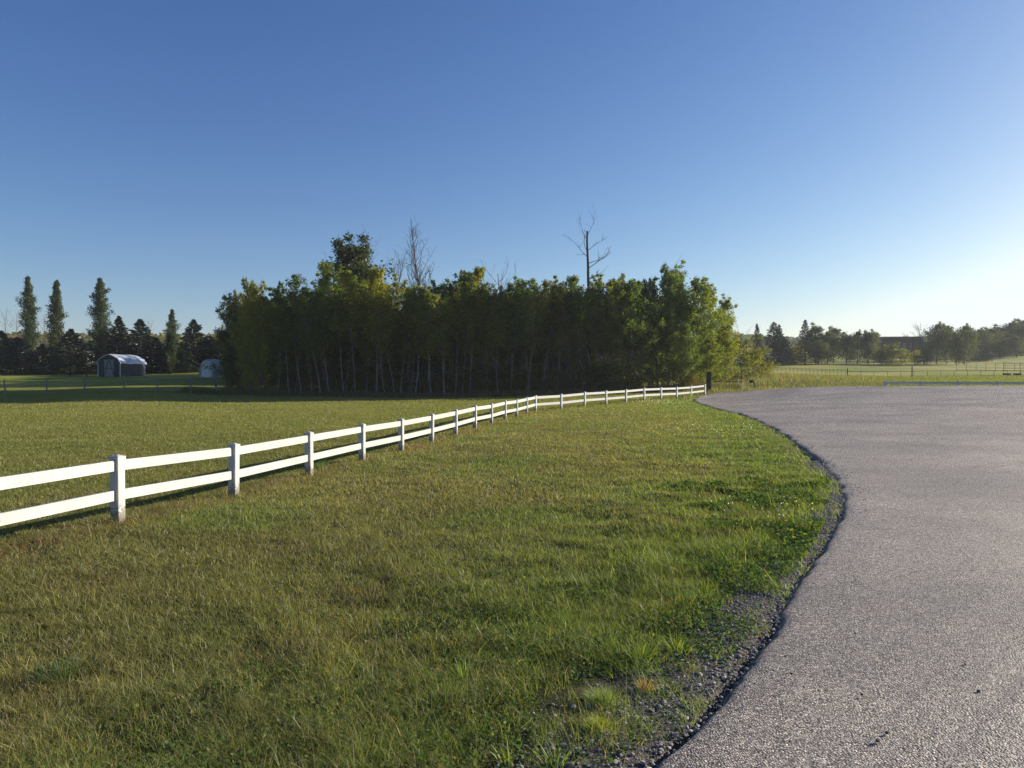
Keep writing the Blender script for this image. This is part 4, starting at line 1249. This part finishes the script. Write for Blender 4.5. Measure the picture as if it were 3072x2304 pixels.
P, Q = quads_of(np.stack([x, y, z], 1), U * sz, Vv * sz * .8)
C = np.where((rg.uniform(0, 1, n) < .15)[:, None], np.array((.17, .20, .05)), np.array((.075, .135, .032))) * rg.uniform(.6, 1.35, n)[:, None]
tag(obj('clover', mesh_np('clover', P, [Q], M['weed'], color=C)), 'low clover and broad-leaved weeds along the roadside verge', 'clover', kind='stuff')

# gravel shoulder
def gravel(n, seed):
    r = np.random.default_rng(seed)
    y = 1.9 + 12 * r.uniform(0, 1, n) ** 1.9; x = rng.uniform(-1.8, 6.6, n); s = sd(x, y)
    wd = np.interp(y, [2, 4, 7, 14], [.8, .62, .36, .14])
    k = (s < .02 + .30 * r.uniform(0, 1, n) ** 6) & (s > -wd * r.uniform(.4, 1.25, n)); k &= (s < .0) | (r.uniform(0, 1, n) < .5); x, y, s = x[k], y[k], s[k]; n = len(x)
    z = np.where(s > .0, Hb(x, y) + np.interp(s, ds, zs) + .001, H(x, y, s))
    t = (1 + 5 ** .5) / 2
    ico = np.array([(-1, t, 0), (1, t, 0), (-1, -t, 0), (1, -t, 0), (0, -1, t), (0, 1, t), (0, -1, -t), (0, 1, -t), (t, 0, -1), (t, 0, 1), (-t, 0, -1), (-t, 0, 1)]) / 1.9
    fc = np.array([(0, 11, 5), (0, 5, 1), (0, 1, 7), (0, 7, 10), (0, 10, 11), (1, 5, 9), (5, 11, 4), (11, 10, 2), (10, 7, 6), (7, 1, 8), (3, 9, 4), (3, 4, 2), (3, 2, 6), (3, 6, 8), (3, 8, 9), (4, 9, 5), (2, 4, 11), (6, 2, 10), (8, 6, 7), (9, 8, 1)])
    rad = .003 + .0125 * r.uniform(0, 1, n) ** 4.5
    rad = np.maximum(rad, .0012 * y)
    sc3 = r.uniform(.7, 1.25, (n, 1, 3)) * np.array((1, 1, .7)); v = ico[None] * (1 + r.normal(0, .12, (n, 12, 1))) * sc3 * rad[:, None, None]
    a = r.uniform(0, 6.28, n); ca, sa = np.cos(a)[:, None], np.sin(a)[:, None]
    v = np.stack([v[..., 0] * ca - v[..., 1] * sa, v[..., 0] * sa + v[..., 1] * ca, v[..., 2]], -1) + np.stack([x, y, z + rad * .25], 1)[:, None]
    Fc = (fc[None] + (np.arange(n) * 12)[:, None, None]).reshape(-1, 3)
    pal = np.array([(.25, .22, .20), (.34, .30, .27), (.16, .145, .135), (.48, .44, .39), (.28, .22, .165)])
    c = pal[r.choice(5, n, p=[.34, .25, .25, .08, .08])] * r.uniform(.7, 1.3, n)[:, None]
    return v.reshape(-1, 3), Fc, np.repeat(c, 20, 0)


V, Fc, C = gravel(190000, 44)
tag(obj('gravel', mesh_np('gravel', V, [Fc], M['stone'], color=C)), 'loose grey pebbles between the asphalt and the grass', 'gravel', kind='stuff')


# ------------------------------------------------------------------ single plants and bits
#RAIL
def ground_at(px, py):
    lo, hi = 1.5, 120.0
    for _ in range(40):
        m = (lo + hi) / 2; p = at(px, py, m)
        if p[2] > H1(p[0], p[1]): lo = m
        else: hi = m
    return at(px, py, lo)


pp0 = np.array(ground_at(2138, 1150)) + (0, 0, .14); pp1 = np.array(ground_at(2227, 1151)) + (0, 0, .14)
mb = MB(); n_ = 16; r_ = np.random.default_rng(9)
P = np.array([pp0 + (pp1 - pp0) * t + (0, 0, r_.normal(0, .015)) for t in np.linspace(0, 1, n_)]) - pp0
P[:, 2] += H(P[:, 0] + pp0[0], P[:, 1] + pp0[1]) + .16 - pp0[2] - P[:, 2]
mb.tube(P, r_.uniform(.06, .09, n_), 6)
lg = mb.build('log', M['dark_wood'], None, True); lg.location = pp0
tag(lg, 'long dark weathered log lying in the rough grass right of the brown post', 'log')


def tuft(name, px, py, rad, hgt, n, w, col, label, spread=1.0, cat='grass tuft', seg=3, group=None):
    x0, y0, z0 = ground_at(px, py); r = np.random.default_rng(int(px * 3 + py))
    a = r.uniform(0, 6.28, n); q_ = r.uniform(0, 1, n) ** .6
    x = np.cos(a) * q_ * rad; y = np.sin(a) * q_ * rad
    h = hgt * r.uniform(.55, 1.1, n) * (1 - .3 * q_); lean = h * (.15 + .85 * q_ * spread) * r.uniform(.6, 1.2, n)
    c = np.array(col) * r.uniform(.65, 1.35, n)[:, None]
    V, Q, C = blades(x, y, np.full(n, -.01), h, np.full(n, w) * r.uniform(.6, 1.3, n), lean, a + r.normal(0, .4, n), c, seg, r=r)
    o = obj(name, mesh_np(name, V, [Q], M['grass'], color=C), loc=(x0, y0, z0 - .005))
    tag(o, label, cat, group)
    return o


G = 'grass tufts along the gravel edge'
tuft('grass_tuft', 1795, 2188, .055, .075, 520, .0028, (.34, .37, .05), 'small round yellow-green tuft alone on the gravel at bottom centre', 1.2, group=G)
tuft('grass_tuft', 1815, 2110, .085, .09, 620, .0028, (.22, .28, .09), 'broader grey-green tuft on the gravel just above the round one', 1.2, group=G)
tuft('grass_tuft', 1530, 2300, .05, .12, 26, .009, (.20, .27, .05), 'broad-bladed bright grass clump at the bottom edge, left one', 1.1, group=G)
tuft('grass_tuft', 1665, 2310, .06, .13, 40, .008, (.20, .26, .06), 'broad-bladed pale grass clump at the bottom edge, right one', 1.1, group=G)
tuft('grass_tuft', 1925, 1985, .06, .15, 60, .006, (.20, .26, .04), 'upright bright grass clump beside the gravel, left of a matching one', .9, group=G)
tuft('grass_tuft', 2035, 1960, .08, .16, 70, .006, (.20, .25, .04), 'spreading bright grass clump hanging over the gravel edge', 1.3, group=G)
tuft('grass_tuft', 1400, 2040, .10, .16, 90, .005, (.18, .25, .04), 'tall bright grass clump in the lawn left of the gravel', .9, group=G)
tuft('grass_tuft', 1330, 2110, .09, .15, 70, .005, (.15, .22, .04), 'tall bright grass clump lower left of the clump beside the clover', .9, group=G)
tuft('grass_tuft', 2465, 1448, .20, .11, 340, .005, (.25, .28, .05), 'yellow-green tuft on the verge near the widest bend of the road', 1.0, group=G)
tuft('grass_tuft', 2430, 1590, .12, .12, 260, .004, (.24, .24, .05), 'golden tuft beside the yellow dandelions', 1.0, group=G)
tuft('grass_tuft', 2370, 1675, .12, .11, 240, .004, (.13, .18, .05), 'green tuft below the yellow dandelions', 1.0, group=G)
tuft('grass_tuft', 2290, 1380, .22, .09, 320, .005, (.15, .24, .04), 'fresh green tuft in the lawn above the white clover', 1.0, group=G)
tuft('grass_tuft', 2115, 1775, .09, .13, 90, .005, (.17, .24, .04), 'upright green tuft in the verge at mid height of the bend', .9, group=G)
tuft('grass_tuft', 190, 2030, .16, .13, 420, .004, (.06, .11, .03), 'dark green tuft in the lawn at the lower left', .9, group=G)
tuft('grass_tuft', 950, 1405, .20, .28, 260, .006, (.10, .17, .05), 'green tuft hiding the foot of the third near fence post', .8, group=G)
tuft('russet_weed', 1938, 2075, .035, .10, 120, .003, (.36, .20, .12), 'small orange-brown seed stalk weed on the gravel', .8, 'weed')

# seed-head weeds in front of the lower rail
def stalks(px, py, n, label):
    x0, y0, z0 = ground_at(px, py); r = np.random.default_rng(int(px)); mb = MB()
    for k in range(n):
        b = np.array((r.normal(0, .03), r.normal(0, .03), 0)); h = r.uniform(.25, .42)
        P = wiggle(b, (r.normal(.1, .45), r.normal(0, .15), 1), h, 4, r, .06); mb.tube(P, np.linspace(.0018, .0009, 5), 3)
        for j_ in range(9):
            q_ = P[3] + (P[4] - P[3]) * r.uniform(-.6, 1); e = q_ + r.normal(0, 1, 3) * (.035, .035, .02) + (0, 0, .02); mb.tube([q_, e], [.0009, .0016], 3)
    tag(mb.build('weed_stalks', M['old_wood']), label, 'weed').location = (x0, y0, z0)
stalks(255, 1560, 10, 'thin dry weed stalks in front of the lower rail left of the nearest post')
stalks(180, 1575, 6, 'thin dry weed stalks farther left along the lower rail')
stalks(395, 1545, 4, 'bent dry stalk just right of the nearest fence post')


# dandelions
def dandelion(px, py, label, yellow=True):
    x, y, z = ground_at(px, py + 22); r = np.random.default_rng(int(px + py)); hgt = .085
    root = tag(empty('dandelion', (x, y, z)), label, 'dandelion', 'yellow dandelions in the verge' if yellow else 'white seed heads in the verge')
    MB().tube([(0, 0, 0), (.006, 0, hgt * .5), (.004, 0, hgt)], [.0022, .002, .0018], 5).build('stem', M['weed'], root)
    if yellow:
        mb = MB()
        for k in range(34):
            a = k * 2.4; el = .15 + 1.1 * (k / 34); L = .021 - .006 * k / 34
            d = np.array((math.cos(a) * math.cos(el), math.sin(a) * math.cos(el), math.sin(el))); s_ = np.array((-math.sin(a), math.cos(a), 0)) * .003
            c0 = np.array((.004, 0, hgt)); mb.add([c0 - s_ * .4, c0 + s_ * .4, c0 + d * L + s_, c0 + d * L - s_], [[0, 1, 2, 3]])
        mb.build('flower', M['yellow'], root)
    else:
        mb = MB()
        for k in range(60):
            d = rand_dirs(1, r)[0]; c0 = np.array((.004, 0, hgt)); mb.tube([c0, c0 + d * .016, c0 + d * .02], [.0007, .0007, .003], 3)
        mb.build('seed_head', M['fluff'], root)
for px, py, lab in ((2375, 1597, 'yellow dandelion, upper left of the three nearest the gravel'), (2384, 1619, 'yellow dandelion, lowest of the three nearest the gravel'),
                    (2418, 1609, 'yellow dandelion closest to the asphalt'), (2377, 1548, 'yellow dandelion above the three nearest ones'),
                    (2361, 1566, 'yellow dandelion half sunk in leaves left of the group'), (2398, 1537, 'small yellow dandelion, the farthest up the verge')):
    dandelion(px, py, lab)
for px, py, lab in ((2370, 1490, 'large white fluffy seed head above the yellow dandelions'), (2333, 1527, 'white seed head left of the highest yellow dandelion'),
                    (2308, 1539, 'white seed head leftmost in the weedy patch'), (2330, 1467, 'small pale seed head upper left of the large one'),
                    (2345, 1548, 'white seed head just left of the small yellow dandelions'), (2532, 1499, 'lone white seed head at the asphalt edge')):
    dandelion(px, py, lab, False)
n = 190
cx, cy, cz = ground_at(2120, 1290)
x = cx + rg.normal(0, 1.3, n); y = cy + rg.normal(0, 1.6, n); 
x2, y2, _ = ground_at(1960, 1205); x = np.concatenate([x, x2 + rg.normal(0, 1.2, 160)]); y = np.concatenate([y, y2 + rg.normal(0, 2.0, 160)])
x3, y3, _ = ground_at(2350, 1545); x = np.concatenate([x, x3 + rg.normal(0, .32, 90)]); y = np.concatenate([y, y3 + rg.normal(0, .55, 90)])
s = sd(x, y); k = s < -.3; x, y, s = x[k], y[k], s[k]; n = len(x); z = H(x, y, s) + rg.uniform(.05, .12, n)
U = rand_dirs(n, rg); T = rand_dirs(n, rg); Vv = np.cross(U, T); Vv /= np.linalg.norm(Vv, axis=1)[:, None]; sz = (.005 + .0005 * y)[:, None]
P, Q = quads_of(np.stack([x, y, z], 1), U * sz, Vv * sz)
tag(obj('clover_flowers', mesh_np('clover_flowers', P, [Q], M['weed'], color=np.full((n, 3), .75) * rg.uniform(.6, 1, n)[:, None])), 'scattered tiny white clover blossoms in the verge', 'clover flowers', kind='stuff')

# red leaf, twig, clods on the asphalt
x, y, z = ground_at(945, 2150)
me = mesh_np('fallen_leaf', [(-.018, 0, .05), (0, -.012, .052), (.02, 0, .058), (.002, .013, .06)], [[[0, 1, 2, 3]]], M['red_leaf'])
tag(obj('fallen_leaf', me, loc=(x, y, z)), 'tiny red fallen leaf on the lawn at the lower left', 'leaf')


def on_road(px, py):
    Y = 1.6 * F / (py - HZ)
    for _ in range(12):
        x = (px - 1536) / F * Y; zz = road_z(x, Y); Y = (CAMZ - zz) * F / (py - HZ)
    return x, Y, zz


CL = MB(); t_ = (1 + 5 ** .5) / 2; r_ = np.random.default_rng(77)
ico = np.array([(-1, t_, 0), (1, t_, 0), (-1, -t_, 0), (1, -t_, 0), (0, -1, t_), (0, 1, t_), (0, -1, -t_), (0, 1, -t_), (t_, 0, -1), (t_, 0, 1), (-t_, 0, -1), (-t_, 0, 1)]) / 1.9
CL.add(ico * (1 + r_.normal(0, .12, (12, 1))) * (1, .8, .75), None, [(0, 11, 5), (0, 5, 1), (0, 1, 7), (0, 7, 10), (0, 10, 11), (1, 5, 9), (5, 11, 4), (11, 10, 2), (10, 7, 6), (7, 1, 8), (3, 9, 4), (3, 4, 2), (3, 2, 6), (3, 6, 8), (3, 8, 9), (4, 9, 5), (2, 4, 11), (6, 2, 10), (8, 6, 7), (9, 8, 1)])
cme = CL.mesh('clod', M['clod'])
for px, py, rad, lab in ((2640, 2232, .011, 'largest black clod near the bottom of the asphalt'), (2667, 2207, .009, 'black clod just above the largest one'),
                         (2378, 2027, .008, 'black clod on the asphalt nearest the gravel'), (2570, 1905, .008, 'black clod uppermost of those left on the asphalt'),
                         (2415, 2067, .006, 'small black clod below the one nearest the gravel'), (2592, 2091, .008, 'black clod in the middle of the asphalt foreground'),
                         (2902, 1998, .007, 'black clod upper right on the asphalt foreground'), (2943, 2080, .009, 'black clod lower right on the asphalt foreground'),
                         (2564, 1731, .006, 'tiny black clod far up beside the crack'), (2323, 2016, .005, 'tiny black clod left of the one nearest the gravel')):
    x, y, z = on_road(px, py); o = obj('clod', cme, loc=(x, y, z + rad * .4)); o.scale = (rad,) * 3; o.rotation_euler = (0, 0, px)
    tag(o, lab, 'clod', 'black clods on the asphalt')
a = on_road(2430, 1352); b = on_road(2497, 1331)
mb = MB(); P = np.array([(0, 0, .005), ((b[0] - a[0]) * .5, (b[1] - a[1]) * .5, .06), (b[0] - a[0], b[1] - a[1], .16)])
mb.tube(P, [.006, .005, .003], 4)
tag(mb.build('grass_stalk', M['old_wood']), 'single dry stalk arching over the asphalt edge', 'stalk').location = a

# ------------------------------------------------------------------ haze
hb = MB(); hb.box((0, 0, 29), (2600, 2600, 64))
hm, nt, out = mat_new('haze'); q = NT(nt)
pv = q.n('ShaderNodeVolumePrincipled'); pv.inputs['Color'].default_value = (.86, .92, 1.0, 1)
pv.inputs['Density'].default_value = .00026; pv.inputs['Anisotropy'].default_value = .2
q.l(pv.outputs[0], out.inputs['Volume'])
tag(hb.build('haze', hm), 'thin morning haze over the fields', 'haze', kind='stuff')
